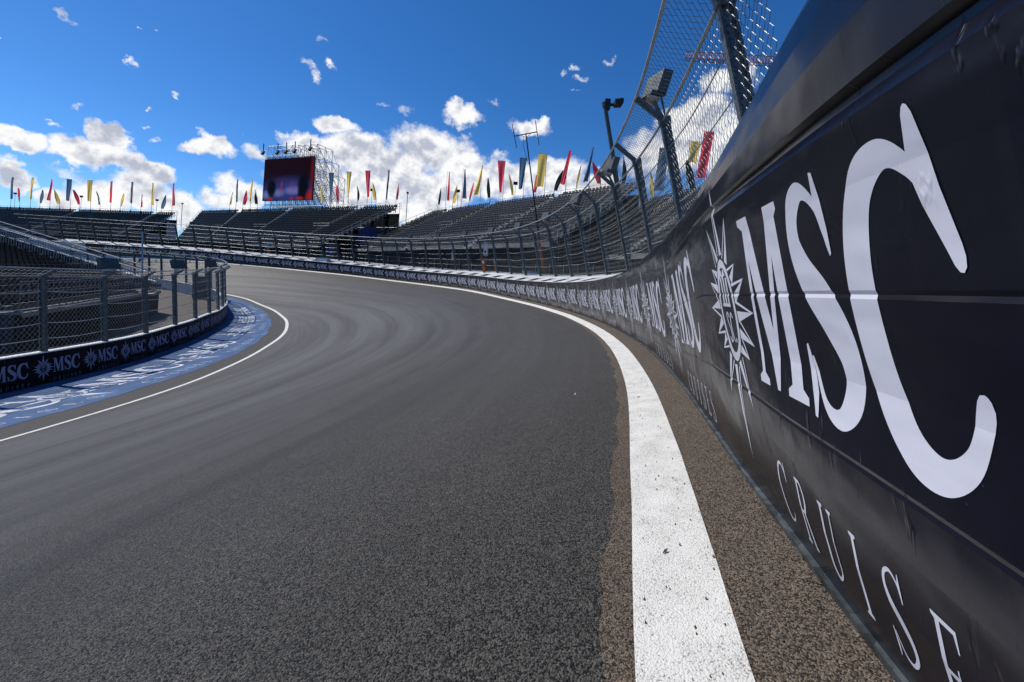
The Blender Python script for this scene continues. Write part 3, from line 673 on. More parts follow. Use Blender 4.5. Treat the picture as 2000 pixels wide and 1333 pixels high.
# ------------------------------------------------------------------ the sponsor-clad walls
htop = lambda s: float(np.interp(s, [-1, -.8, -.6, -.4, -.2, 0, .2, .4, 1, 1.4, 1.8, 2.4, 3.2, 4], [1.22, 1.20, 1.17, 1.145, 1.115, 1.095, 1.08, 1.075, 1.08, 1.085, 1.085, 1.065, 1.035, 1.03]))-1.03-hoff(s)
hoff = lambda s: float(np.interp(s, [.25, .9, 1.7], [.10, .055, 0]))
def clad_wall(root, frame, s0, s1, sign, fine_until, stars, panel_at, n_logo_fine, amp=1.0, concrete='concrete_pale', bmats=('banner_navy', 'banner_lettering')):
    # banner panels, two logos each
    G_ = lambda fr, s, h, o_: gen_pt(fr, s, h+((hoff(s)*min(1, max(h, 0)/.262)+htop(s)*max(0, h-.868)/.162) if sign > 0 else 0), o_)
    for a, b in zip(panel_at[:-1], panel_at[1:]):
        m = MB(); st = .07 if b <= fine_until else (.2 if b < 30 else .4); n = max(2, int(math.ceil((b-a)/st)))
        hs_ = sorted(set(PH+[.12, .34, .50, .66, .80])) if b <= 30 else [0, .262, .278, .565, .582, .868, .902, .975, 1.03]
        S = np.linspace(a+.003, b-.003, n+1)
        P = [[G_(frame, s, h, -bulge(s, h, amp)) for h in hs_] for s in S]
        for i in range(n):
            for j in range(len(hs_)-1):
                q_ = [P[i][j], P[i+1][j], P[i+1][j+1], P[i][j+1]]; uvq = [(S[i], hs_[j]), (S[i+1], hs_[j]), (S[i+1], hs_[j+1]), (S[i], hs_[j+1])]
                if sign > 0: q_ = q_[::-1]; uvq = uvq[::-1]
                m.quad(*q_, 0, uvq)
        for s_c in stars:
            if not (a <= s_c-.01 < b) and not (a <= s_c+.8*(-sign) < b): continue
            L = logo_fine if s_c <= n_logo_fine else logo_mid
            for c, ly in L:
                pts = []; uvq = []
                sq = .80 if (sign > 0 and s_c < .5) else .9 if (sign > 0 and s_c < 2) else 1.0; q0 = 1.72*(1-sq)
                xm = sum(p[0] for p in c)/len(c)*sq+q0; sm = s_c-sign*xm*CAP
                if not (a <= sm < b): continue
                for x, y in c:
                    s = s_c-sign*(x*sq+q0)*CAP; h = M_BASE+y*CAP
                    pts.append(G_(frame, s, h, -bulge(s, h, amp)-(.0007 if L is logo_fine else .004)-.0003*ly)); uvq.append((s, h))
                i_ = len(m.v); m.v += [tuple(p) for p in pts]; m.f.append(tuple(range(i_, i_+len(pts)))); m.m.append(1); m.uv.append(uvq)
        m.build('banner_panel', list(bmats), root, smooth=False, uv=True)
    # backing wall body, capping rail and blocks behind
    m = MB(); n = int((s1-s0)/.4); S = np.linspace(s0, s1, n+1)
    for i in range(n):
        c = []
        for s in (S[i], S[i+1]):
            c.append([G_(frame, s, h, o_) for h, o_ in ((-.35, .022), (-.35, .06), (.99, .06), (.99, .022))])
        m.hexa([c[0][0], c[0][1], c[1][1], c[1][0], c[0][3], c[0][2], c[1][2], c[1][3]])
    m.build('backing_wall', concrete, root)
    m = MB()
    for i in range(n):
        c = [[gen_pt(frame, s, h, o_) for h, o_ in ((-.05, -.016), (-.05, .010), (.018, .010), (.018, -.016))] for s in (S[i], S[i+1])]
        m.hexa([c[0][0], c[0][1], c[1][1], c[1][0], c[0][3], c[0][2], c[1][2], c[1][3]])
    m.build('base_rail', 'galvanised', root)
# outer wall
b0 = OUT(0); outer = thing('barrier_wall', b0, 'long navy barrier wall with white lettering curving round the outside of the track', 'wall')
pan = [-10*LOGO-.35+.02]
k = -9
seams = [-4.95, -3.33, .95-2.66]+[.95+3.24*i for i in range(0, 30)]
seams = [x for x in [-16, -12, -8.19, -4.95, -2.29, .95]+[.95+3.24*i for i in range(1, 26)]]
stars = [LOGO*k for k in range(-6, 50)]
clad_wall(outer, oframe, S_MIN, S_MAX-3, 1, 8, stars, seams, 16)
m = MB()
for i in range(int((S_MAX-3-6)/.4)):
    a = 6+i*.4; c = [[gen_pt(oframe, s, h, o_) for h, o_ in ((1.026, .0), (1.026, .06), (1.040, .06), (1.040, .0))] for s in (a, a+.4)]
    m.hexa([c[0][0], c[0][1], c[1][1], c[1][0], c[0][3], c[0][2], c[1][2], c[1][3]])
m.build('capping', 'white_paint', outer)
BLK = 1.95
for i in range(-1, 46):
    a = i*BLK+.3
    if a+BLK > S_MAX-6: break
    m = MB()
    for x0, x1, o0, o1, hh, mi_ in ((a, a+BLK*.56, .07, .72, 1.02, 0), (a, a+BLK, .722, 1.42, 1.02, 0), (a+BLK*.561, a+BLK*.999, .07, .72, .965, 1)):  # last box fills the open gap; its black puts the gap's shade into colour
        nseg = 3
        for q_ in range(nseg):
            s_0, s_1 = x0+(x1-x0)*q_/nseg, x0+(x1-x0)*(q_+1)/nseg
            c = [[gen_pt(oframe, s, h, o_) for h, o_ in ((.2, o0), (.2, o1), (hh+.075*o1, o1), (hh+.075*o0, o0))] for s in (s_0, s_1)]
            m.hexa([c[0][0], c[0][1], c[1][1], c[1][0], c[0][3], c[0][2], c[1][2], c[1][3]], mi_)
    m.build('concrete_block', ['concrete_pale', 'black_paint_gap_shade'], outer)
# island wall
b0 = INN(0); island = thing('barrier_wall', b0, 'low navy barrier wall with lettering round the left island beside the blue apron', 'wall')
clad_wall(island, iframe, I_MIN, I_MAX-.5, -1, -50, [LOGO*k for k in range(-3, 36)], [I_MIN+.6+3.24*i for i in range(0, 20) if I_MIN+.6+3.24*i < I_MAX-.4], -5, amp=.4, bmats=('banner_matte_shaded', 'lettering_matte_shaded'))
m = MB()
for i in range(int((I_MAX-.5-I_MIN)/.4)):
    a = I_MIN+i*.4; c = [[gen_pt(iframe, s, h, o_) for h, o_ in ((1.0, -.02), (1.0, .22), (1.035, .22), (1.035, -.02))] for s in (a, a+.4)]
    m.hexa([c[0][0], c[0][1], c[1][1], c[1][0], c[0][3], c[0][2], c[1][2], c[1][3]])
m.build('capping', 'white_paint', island)
# ------------------------------------------------------------------ debris fences
def fence(root, frame, posts, off, h0, hk, s0, s1, toward, arm, pr, cables, p_near, bands, wire_r, cab_r=.0085, wmat='wire'):
    """posts with cranked tops, tube rails, tension cables and woven mesh"""
    F = lambda s, h, o_=0.: gen_pt(frame, s, h, off+o_)
    for s in posts:
        b, t, nn, u, w_ = frame(s); m = MB(); c = F(s, h0-.05); e = F(s, hk); d = unit(e-c)
        x = t*pr*.55; y = w_*pr
        # I-beam
        for fo in (-1, 1): m.box((c+e)/2+y*fo*.85, x, y*.15, d*np.linalg.norm(e-c)/2)
        m.box((c+e)/2, x*.22, y*.72, d*np.linalg.norm(e-c)/2)
        a = e+arm[0]*toward(s)+V3(0, 0, arm[1]); d2 = unit(a-e); up = unit(np.cross(t, d2))
        m.box((a+e)/2, x*.8, up*pr*.55, d2*np.linalg.norm(a-e)/2*1.04)
        m.box(e, x*1.25, w_*pr*1.2, u*pr*.9)
        m.build('post', 'galvanised', root)
    n = int((s1-s0)/.35); S = np.linspace(s0, s1, n+1)
    tipf = lambda s: F(s, hk)+arm[0]*toward(s)+V3(0, 0, arm[1])
    for nm, f, r in (('top_rail', tipf, .024), ('kink_rail', lambda s: F(s, hk), .024), ('bottom_rail', lambda s: F(s, h0+.10), .018)):
        m = MB(); m.path([f(s)+toward(s)*.03 for s in S], r, 6); m.build(nm, 'rail_pale' if r > .02 else 'galvanised', root, smooth=True)
    m = MB(); P = sorted(posts)
    for h in cables:
        for a, b in zip(P[:-1], P[1:]):
            sg = .02+.05*random.random()
            m.path([F(a+(b-a)*q_/6, h-sg*4*(q_/6)*(1-q_/6))+toward(a)*.03 for q_ in range(7)], cab_r, 4)
    m.build('tension_cable', 'rail_pale', root)
    # woven mesh: every wire zigzags down between its neighbours, then along the cranked top
    m = MB()
    for (a, b, p, r) in bands:
        ns = int((b-a)/p); 
        for j in range(ns):
            s = a+j*p; sg = 1; pts = []; vst = p*1.15; nh = int((hk-h0)/vst)
            P2 = p*.5*(1 if j % 2 else -1); f0, f1 = F(s-P2, h0), F(s+P2, h0); g0, g1 = F(s-P2, hk), F(s+P2, hk); t0, t1 = tipf(s-P2), tipf(s+P2)
            tw = toward(s)*.028
            for q_ in range(nh+1):
                k_ = q_/nh; A_ = f0 if (q_ % 2 == 0) else f1; B_ = g0 if (q_ % 2 == 0) else g1
                pts.append(A_+(B_-A_)*k_+tw*(1 if j % 2 else .7))
            na = max(2, int(math.hypot(*arm)/vst))
            for q_ in range(1, na+1):
                k_ = q_/na; odd = (q_+nh) % 2; A_ = g1 if odd else g0; B_ = t1 if odd else t0
                pts.append(A_+(B_-A_)*k_+tw)
            m.path(pts, r, 3)
    if m.v: m.build('wire_mesh', wmat, root)
trk_out = lambda s: oframe(s)[2]; trk_in = lambda s: iframe(s)[2]
OFF_F = 1.2
oposts = [2.75]+[11.96+2.12*i for i in range(-3, 38)]
of = thing('debris_fence', gen_pt(oframe, 10, 1, OFF_F), 'tall galvanised mesh debris fence with cranked top behind the outer wall', 'fence')
def lean_frame(s):
    b, t, n, u, w_ = oframe(s); u2 = unit(u+n*.04); return b, t, n, u2, w_
fence(of, lean_frame, oposts, OFF_F, 1.10, 3.42, oposts[0]-.8, oposts[-1]+1, trk_out, (.46, .36), .075, [1.62, 2.05, 2.50, 2.96], .06,
      [(oposts[0]-.8, 12, .052, .0031), (12, 24, .07, .0034), (24, 46, .12, .004), (46, 90, .25, .005)], .002, .0085, 'wire_backlit')
inf = thing('debris_fence', gen_pt(iframe, 0, 1, .1), 'lower mesh debris fence standing on the left island wall', 'fence')
def post_s(px_list, frame, off, lo, hi):
    out = []
    for px in px_list:
        out.append(min(np.arange(lo, hi, .03), key=lambda s: abs(project(gen_pt(frame, s, 1.03, off))[0]-px)))
    return out
ip = post_s([-75, 85, 205, 285, 342, 382, 409, 426], iframe, .1, I_MIN+.1, 16)
ip = ip+[ip[-1]+1.95*i for i in range(1, 5)]
ip2 = post_s([422, 403, 385, 364, 343, 316, 292, 263.5, 235, 203.5, 172, 140], iframe, .1, 26, 56)
ip = ip+[x for x in ip2 if x > ip[-1]+1]
fence(inf, iframe, ip, .1, 1.0, 3.42, I_MIN+.2, ip[-1]+.5, trk_in, (.36, .26), .085, [1.45, 1.95, 2.45, 2.95], .06,
      [(-7, 14, .075, .0034), (14, 26, .12, .004), (26, 54, .2, .004)], .002, .014)
# ------------------------------------------------------------------ grandstands
class Stand:
    def __init__(s, TL, TR, BL, BR, rows, aisles, seat='seat_black', pitch=.5):
        s.c = [V3(*q) for q in (TL, TR, BL, BR)]; s.rows = rows; s.aisles = aisles; s.seat = seat; s.pitch = pitch
        s.L = np.linalg.norm(s.c[1]-s.c[0]); s.dir = unit((s.c[1]-s.c[0])*V3(1, 1, 0)); s.face = unit(np.cross(s.dir, V3(0, 0, 1)))
        if np.dot(s.face, -s.c[0]) < 0: s.face = -s.face
    def P(s, u, v):     # u along the rows, v from the top row (0) to the bottom row (1)
        a, b, c, d = s.c; return (a*(1-u)+b*u)*(1-v)+(c*(1-u)+d*u)*v
def seat_mesh(mb, p, d, f, grey=0):
    """one moulded shell: back with a rolled top, pan and side wings"""
    z = V3(0, 0, 1); w_ = .185; j = random.uniform(-.01, .01)
    back = unit(z-f*.22)
    mb.box(p-f*.20+z*.46+d*j, d*w_, f*.022, back*.19, grey)
    mb.box(p-f*.235+z*.655+d*j, d*w_*.96, f*.045, z*.018, grey)
    mb.box(p-f*.01+z*.27+d*j, d*w_, f*.19, z*.025, grey)
    for k in (-1, 1): mb.box(p-f*.06+z*.33+d*(w_*k+j), d*.016, f*.13, z*.05, grey)
def rimrail(mb, A, B, n, h=1.1, r=.035):
    z = V3(0, 0, 1)
    for i in range(n+1):
        p = A+(B-A)*i/n; mb.bar(p-z*.2, p+z*h, r*.9, 4, 0)
    for k in (h, h*.55): mb.bar(A+z*k, B+z*k, r*.8, 4, 0)
def build_stand(name, S, label, ground_z, n_single=100, skirt=True, rail_every=2.2, bottom_rows=3, scaf=True, end_left=True, end_right=True, drape=None):
    z = V3(0, 0, 1); base = (S.P(0, 1)+S.P(1, 1))/2; base[2] = ground_z
    root = thing(name, base, label, 'grandstand')
    R_ = S.rows; deck = MB(); ais = [MB() for _ in S.aisles]; seats = []
    dv = 1/(R_-1)
    for r in range(R_+bottom_rows):
        v = r*dv; run = np.linalg.norm((S.P(.5, v)-S.P(.5, v+dv))*V3(1, 1, 0)); rise = S.P(.5, v)[2]-S.P(.5, v+dv)[2]
        edges = [-.0]+[a for a in S.aisles]+[1.0]; aw = .70/S.L
        segs = []
        for a, b in zip(edges[:-1], edges[1:]): segs.append((a+(aw if a > .001 else 0), b-(aw if b < .999 else 0)))
        for a, b in segs:
            nseg = max(1, int((b-a)*S.L/12))
            for q_ in range(nseg):
                A_, B_ = S.P(a+(b-a)*q_/nseg, v), S.P(a+(b-a)*(q_+1)/nseg, v)
                m_ = (A_+B_)/2; hx = (B_-A_)/2
                deck.box(m_-z*.04-S.face*.0, hx, S.face*(run*.5), z*.035)
                deck.box(m_-z*(rise*.5+.02)+S.face*(run*.48), hx, S.face*.02, z*(rise*.46))
            n = int((b-a)*S.L/S.pitch)
            for k in range(n): seats.append(S.P(a+(b-a)*(k+.5)/n, v))
        for a, ai in zip(S.aisles, ais):
            c = S.P(a, v)
            for st in (0, .5):
                p = c-z*(rise*st+.03)+S.face*(run*st); ai.box(p, S.dir*.66, S.face*(run*.26), z*.05)
                ai.box(p-z*rise*.25+S.face*run*.25, S.dir*.58, S.face*.015, z*rise*.24)
    deck.build('deck', 'deck', root); 
    for ai in ais: ai.build('aisle', 'aisle', root)
    # the seats that show largest are parts of their own; the rest read as one mass
    seats.sort(key=lambda p: np.linalg.norm(p))
    proto = MB(); seat_mesh(proto, V3(0, 0, 0), S.dir, S.face); po = proto.build('seat', S.seat, None, loc=(0, 0, 0))
    po.parent = root; po.location = Vector(seats[0])-root.location
    for p in seats[1:n_single]:
        c = po.copy(); COL.objects.link(c); c.parent = root; c.location = Vector(p)-root.location
    m = MB()
    for p in seats[n_single:]: seat_mesh(m, p, S.dir, S.face)
    o = m.build('seat_rows', S.seat, root); o['kind'] = 'stuff'
    # rim rail
    m = MB(); n = int(S.L/rail_every)
    rimrail(m, S.P(0, 0)-S.face*.7, S.P(1, 0)-S.face*.7, n)
    for u, on in ((0, end_left), (1, end_right)):
        if on: rimrail(m, S.P(u, 0)-S.face*.5+S.dir*(.5 if u else -.5), S.P(u, 1+dv*bottom_rows)+S.dir*(.5 if u else -.5), 9)
    m.build('handrail', 'rail_pale', root)
    # guard frames at the mouths of the aisles
    m = MB()
    for a in S.aisles:
        for v_ in (.72,):
            c = S.P(a, v_); m = MB(); rimrail(m, c-S.dir*1.8+S.face*.2, c+S.dir*1.8+S.face*.2, 3, .95, .022); m.build('guard_rail', 'scaffold', root)
    # scaffolding under the deck
    m = MB()
    nb = max(3, int(S.L/3.2))
    for i in range(nb+1):
        u = i/nb; edge = i in (0, nb)
        for v_ in ((0, .25, .5, .75, 1.0, 1.15) if edge else (0, 1.0)):
            p = S.P(u, v_)-S.face*(.7 if v_ == 0 else 0); m.bar(V3(p[0], p[1], ground_z), p-z*.1, .045, 5)
            if edge and v_ < 1.1:
                q_ = S.P(u, v_+.25)
                for hz in np.arange(ground_z+1.6, p[2]-.5, 2.0):
                    m.bar(V3(p[0], p[1], hz), V3(q_[0], q_[1], min(hz, q_[2])), .03, 4)
                    m.bar(V3(p[0], p[1], hz), V3(q_[0], q_[1], max(ground_z, min(q_[2], hz-2.0))), .025, 4)
    for hz in np.arange(ground_z+2, S.P(.5, 0)[2]-1, 2.2):
        m.bar(S.P(0, 0)*V3(1, 1, 0)-S.face*.7+z*hz, S.P(1, 0)*V3(1, 1, 0)-S.face*.7+z*hz, .03, 4)
    if scaf: m.build('scaffold_frame', 'scaffold', root)
    if skirt:
        m = MB(); A_, B_ = S.P(-.005, 1+dv*(bottom_rows-.5)), S.P(1.005, 1+dv*(bottom_rows-.5)); A_ = A_+S.face*.5; B_ = B_+S.face*.5
        for q_ in range(24):
            a_, b_ = A_+(B_-A_)*q_/24, A_+(B_-A_)*(q_+.985)/24; top = a_[2]-.15
            m.box((a_+b_)/2*V3(1, 1, 0)+z*(ground_z+top)/2, (b_-a_)/2*V3(1, 1, 0), S.face*.04, z*(top-ground_z)/2)
        m.build('front_cladding', 'hoarding', root)
        m = MB(); rimrail(m, A_+S.face*.05, B_+S.face*.05, 30, 1.0, .02); m.build('front_rail', 'scaffold', root)
        # back and end sheeting, so that no daylight shows beneath the deck
        m = MB(); A_, B_ = S.P(0, 0)-S.face*.8, S.P(1, 0)-S.face*.8
        m.box((A_+B_)/2*V3(1, 1, 0)+z*(ground_z+A_[2]-.6)/2, (B_-A_)/2*V3(1, 1, 0), S.face*.03, z*(A_[2]-.6-ground_z)/2)
        m.build('back_sheeting', 'black_paint_gap_shade', root)
    if drape:
        m = MB()
        for (u, v0, v1, off_, z0, z1) in drape:
            a_, b_ = S.P(u, v0), S.P(u, v1); o_ = S.dir*(off_)
            n = 14; 
            for q_ in range(n):
                p0 = a_+(b_-a_)*q_/n+o_; p1 = a_+(b_-a_)*(q_+1)/n+o_; fold = .05*math.sin(q_*2.1)
                m.hexa([V3(p0[0], p0[1], z0)+o_*0, V3(p0[0], p0[1], z0)+S.dir*.02, V3(p1[0], p1[1], z0)+S.dir*.02, V3(p1[0], p1[1], z0),
                        V3(p0[0], p0[1], min(z1, p0[2]-.3)), V3(p0[0], p0[1], min(z1, p0[2]-.3))+S.dir*(.03), V3(p1[0], p1[1], min(z1, p1[2]-.3))+S.dir*.03, V3(p1[0], p1[1], min(z1, p1[2]-.3))])
        m.build('end_drape', 'blue_drape', root)
    return root
def at(px, py, dep): return ray(px, py)*dep
GZ0 = -.3
mid = Stand(at(392, 417, 92), at(775, 407.5, 70), at(350, 464, 84), at(655, 464.5, 61.5), 15, (.245, .52, .85))
left = Stand(at(-150, 404, 109), at(340, 420, 98), at(-150, 404, 109)+V3(6, -13, -5.3), at(340, 420, 98)+V3(6, -13, -5.3), 14, (.28, .64, .93))
tl = at(842, 419, 74); tr = at(1243, 366, 45.5)
right = Stand(tl, tr, tl+V3(-6.7, -6.4, -5.2)*1.22, tr+V3(-6.7, -6.4, -5.2)*1.22, 14, (.13, .40, .72), 'seat_grey')
far_r = Stand(at(1265, 398, 50), at(1500, 345, 35), at(1265, 398, 50)+V3(-8, -2.5, -6), at(1500, 345, 35)+V3(-8, -2.5, -6), 13, (.3, .7), 'seat_grey')
build_stand('grandstand', mid, 'black seated scaffold grandstand carrying the big video screen, between two gaps of sky', GZ0, drape=[(1.0, .40, .70, .62, 4.5, 7.6)])
build_stand('grandstand', left, 'farthest black seated grandstand, at the left edge, with a blue drape on its right end', GZ0, drape=[(1.0, -.02, .42, .62, 4.3, 9.0), (1.0, .42, 1.2, .62, 3.2, 5.6)])
build_stand('grandstand', right, 'grey black seated grandstand rising right of the video screen stand, behind the antenna mast', GZ0)
build_stand('grandstand', far_r, 'grandstand seen through the fence mesh beside the near wall, past a narrow gap of sky', GZ0)
# printing on the blue drape of the left stand
for y0, h_, ws in ((447, 2.2, (2.6, 2.2)), (453.5, 1.8, (2.4, 2.6)), (435, 1.4, (1.2, 1.8))): pass
# ------------------------------------------------------------------ flags along the rims
def rim_at(S, px, back=.75):
    best = min(np.linspace(-.05, 1.05, 600), key=lambda u: abs(project(S.P(u, 0)-S.face*back)[0]-px))
    return S.P(best, 0)-S.face*back
CLN = {'n': 'navy', 'r': 'red', 'y': 'yellow', 'd': 'dark'}
CLW = {'n': 'dark blue', 'r': 'red', 'y': 'yellow', 'd': 'blackish'}
def flag(S, place_, idx, kind, px, ytop, ybot, xl_top, xr_top, xl_bot, xr_bot, colr, lab):
    foot = rim_at(S, px); dep = foot[1]; sc_ = dep/F_PX
    # the pole foot sits at the rim, the cloth keeps the photographed height above it
    z = V3(0, 0, 1); yb = project(foot)[1]
    hgt = (yb-ytop)*sc_; hb = (yb-ybot)*sc_
    name = 'banner_flag' if kind == 'T' else 'feather_flag'
    root = thing(name, foot-z*.5, lab, 'flag', 'flags on the grandstand rims')
    m = MB(); m.bar(foot-z*.6, foot+z*.9, .09, 6); m.build('socket', 'dark_metal', root)
    xd = unit(np.cross(V3(0, 1, 0), V3(0, 0, 1)))  # to the right
    if kind == 'T':
        m = MB(); m.bar(foot, foot+z*hgt, .045, 6, r2=.025)
        if abs(xl_top-px) > 4 or abs(xr_top-px) > 4: m.bar(foot+z*(hgt-.04)+xd*(xl_top-px)*sc_, foot+z*(hgt-.04)+xd*(xr_top-px)*sc_, .02, 5)
        m.build('pole', 'rail_pale', root)
        n, k = 14, 6; V = []
        ph = random.uniform(0, 6)
        for i in range(n+1):
            t = i/n; h = (hgt-.08)*(1-t)+hb*t
            a = xl_top*(1-t)+xl_bot*t; b = xr_top*(1-t)+xr_bot*t; row = []
            a += .25*math.sin(t*7+ph)*(1 if abs(a-px) > 1 else 0)*t; b += .25*math.sin(t*6+ph)*(1 if abs(b-px) > 1 else 0)*t
            full = max(.6, abs(xr_top-xl_top), abs(xr_bot-xl_bot))*sc_
            for j in range(k+1):
                w_ = j/k; x = (a+(b-a)*w_-px)*sc_; slack = max(.12, (1.15-abs(b-a)*sc_)*.55)
                y = slack*math.sin(w_*math.pi*2.2+t*2+ph)*.45*min(1, t*3+.15)
                row.append(foot+xd*x+z*(h+.05*math.sin(w_*5+ph)*t)+V3(0, 1, 0)*y)
            V.append(row)
    else:
        V = []; n, k = 14, 4; sgn = 1 if (xr_top+xl_top)/2 >= px else -1
        pole = []
        for i in range(n+1):
            t = i/n; h = hgt*(1-t)+hb*t; bow = (t**.8)
            # curved leading edge: the tip bends over towards the free side
            e0 = px+(((xl_top+xr_top)/2)-px)*(1-t)**2*1.0
            wid = abs((xr_bot-xl_bot))*(.9*math.sin(min(1, t*1.5+.08)*math.pi/2))*(1-.25*max(0, t-.6)/.4)
            a, b = e0, e0+(-1 if (xl_bot+xr_bot)/2 < px else 1)*wid
            pole.append(foot+xd*(a-px)*sc_+z*h); row = []
            for j in range(k+1):
                w_ = j/k; row.append(foot+xd*((a+(b-a)*w_)-px)*sc_+z*(h-.18*w_*math.sin(t*3))+V3(0, 1, 0)*(.16*math.sin(w_*4+t*3+idx)))
            V.append(row)
        m = MB(); m.path([foot]+pole[::-1], .035, 5); m.build('pole', 'dark_metal', root, smooth=True)
    m = MB(); ok = []
    for i in range(len(V)-1):
        for j in range(len(V[0])-1): m.quad(V[i][j], V[i][j+1], V[i+1][j+1], V[i+1][j])
    cl = m.build('cloth', 'cloth_'+CLN[colr], root, smooth=False)
    # printed emblem in the middle of the cloth
    ci, cj = len(V)//2, len(V[0])//2; c = V[ci][cj]; wd = np.linalg.norm(V[ci][-1]-V[ci][0])
    if wd > .45:
        r = min(.34, wd*.3); m = MB()
        for sgn_ in (-1, 1):
            m.poly([c+xd*(r*math.cos(a)*(.55+.45*abs(math.sin(2*a))))+z*(r*1.1*math.sin(a)*(.6+.4*abs(math.cos(3*a))))+V3(0, .30*sgn_, 0)*.2+(V3(0, 1, 0)*0) for a in np.linspace(0, 2*math.pi, 15)[:-1]][::sgn_])
        e = m.build('emblem', 'print_red' if colr in 'nd' else 'print_pale', cl)
        e.parent = cl; e.matrix_parent_inverse = Matrix.Translation(root.location).inverted()
T_ = 'T'; F_ = 'F'
FL = {'left': [  # kind, pole x, top, bottom of cloth, cloth left/right at top, at bottom, colour
 (T_, 20, 346, 389, 19, 23.5, 19, 23, 'n'), (F_, 37.5, 368, 395, 33, 34, 33.5, 37.5, 'r'), (T_, 59, 347, 390, 59, 63.5, 57.5, 60, 'y'), (F_, 77, 371, 397, 80, 81, 77, 82, 'n'),
 (T_, 97, 350, 392, 97, 99, 89, 96.5, 'r'), (F_, 116, 371, 399, 102, 104, 109, 116, 'y'), (T_, 136.5, 350, 393, 126, 137, 127, 134, 'n'), (F_, 155, 372, 400, 141, 142, 147, 155, 'r'),
 (T_, 176, 352, 394, 166.5, 177.5, 169, 175, 'y'), (F_, 195, 375, 400, 186, 187, 190, 195, 'd'), (T_, 215.5, 354, 396, 212, 216.5, 214, 216.5, 'r'), (F_, 234, 378, 403, 238, 240, 234, 240, 'y'),
 (T_, 255, 355, 397, 252.5, 257, 254, 256, 'n'), (F_, 274.5, 380, 405, 275, 275, 273, 276, 'r'), (T_, 295, 357, 401, 294, 297, 295, 300, 'y'), (F_, 314.5, 381, 408, 321, 322, 314.5, 321, 'n'),
 (T_, 335.5, 358, 402, 335, 338, 336, 341, 'r')],
 'mid': [(F_, 447.5, 375, 400, 452, 453, 447.5, 451.5, 'y'), (T_, 460, 350, 395, 459.5, 462, 459.5, 462, 'n'), (F_, 473.5, 372, 400, 478, 479, 473.5, 480, 'r'), (T_, 488, 349, 394, 489, 490, 485.5, 488, 'y'),
 (F_, 502, 371, 399, 495, 496, 496, 502, 'd'), (F_, 629, 365, 394, 622, 623, 625, 629, 'y'), (T_, 645, 337, 385, 637.5, 648, 643, 646, 'n'), (F_, 661, 363, 393, 655, 656, 655, 661, 'r'),
 (T_, 679, 335, 386, 673, 682.5, 677, 679.5, 'y'), (F_, 697, 364, 392, 694, 695, 697, 701, 'd'), (T_, 716, 333, 385, 708.5, 719, 716, 719.5, 'r'), (F_, 733.5, 358, 391, 724, 725, 727, 733, 'y'),
 (T_, 753, 331, 390, 754, 757, 753, 755, 'n'), (F_, 772, 359, 390, 775, 776, 772, 776.5, 'r')],
 'right': [(F_, 854.5, 367, 400, 858, 859, 854.5, 859, 'd'), (T_, 869, 335, 392, 872, 873.5, 871, 876, 'r'), (F_, 883, 363, 397, 889, 890, 883, 889.5, 'y'), (T_, 900, 329, 388, 902.5, 904, 901, 910, 'n'),
 (F_, 915, 357, 392, 921, 923, 914, 918, 'r'), (T_, 937, 322, 382, 937, 939, 923, 933, 'y'), (F_, 956, 348, 387, 949, 951, 949, 956, 'd'), (T_, 981, 314, 377, 967, 982.5, 974, 978, 'r'),
 (F_, 1001, 341, 381, 989, 991, 996, 1001, 'y'), (T_, 1021, 308, 370, 1010, 1024, 1011, 1018, 'n'), (F_, 1041, 342, 376, 1044, 1045, 1039.5, 1046, 'r'), (T_, 1062, 300, 366, 1046, 1064, 1045, 1059, 'y'),
 (F_, 1081, 332, 373, 1094, 1098, 1081, 1090, 'd'), (T_, 1103.5, 293, 361, 1106, 1111, 1092, 1101, 'r'), (F_, 1124, 323, 368, 1130, 1132, 1122, 1126, 'y'), (T_, 1149, 286, 356, 1152, 1154, 1137, 1147, 'n'),
 (F_, 1172, 318, 359, 1153, 1156, 1160, 1172, 'r'), (F_, 1214, 307, 358, 1213, 1216, 1213, 1222, 'd')],
 'far_r': [(F_, 1277, 338, 385, 1266, 1268, 1267, 1277, 'y'), (T_, 1301, 289, 374, 1282, 1301, 1275, 1295, 'n'), (F_, 1316, 350, 382, 1320, 1321, 1316, 1320, 'r'), (T_, 1340, 275, 318, 1342, 1362, 1341, 1356, 'y'), (F_, 1356, 314, 370, 1336, 1340, 1340, 1356, 'd'),
 (T_, 1388, 257, 350, 1368, 1388, 1358, 1376, 'r')]}
ST = {'left': left, 'mid': mid, 'right': right, 'far_r': far_r}
WH = {'left': 'on the leftmost grandstand', 'mid': 'on the grandstand with the video screen', 'right': 'on the grandstand right of the screen', 'far_r': 'on the stand behind the fence mesh'}
KD = {T_: 'tall', F_: 'short curved'}
for key, L in FL.items():
    cnt = {}; tot = {}
    for f in L: tot[(f[0], f[8])] = tot.get((f[0], f[8]), 0)+1
    for i, f in enumerate(L):
        k = (f[0], f[8]); cnt[k] = cnt.get(k, 0)+1
        o_ = (ORD[cnt[k]-1]+' ') if tot[k] > 1 else 'only '; fl_ = ' from the left' if tot[k] > 1 else ''
        lab = f'{o_}{KD[f[0]]} {CLW[f[8]]} flag{fl_} {WH[key]}'
        flag(ST[key], key, i, *f, lab)
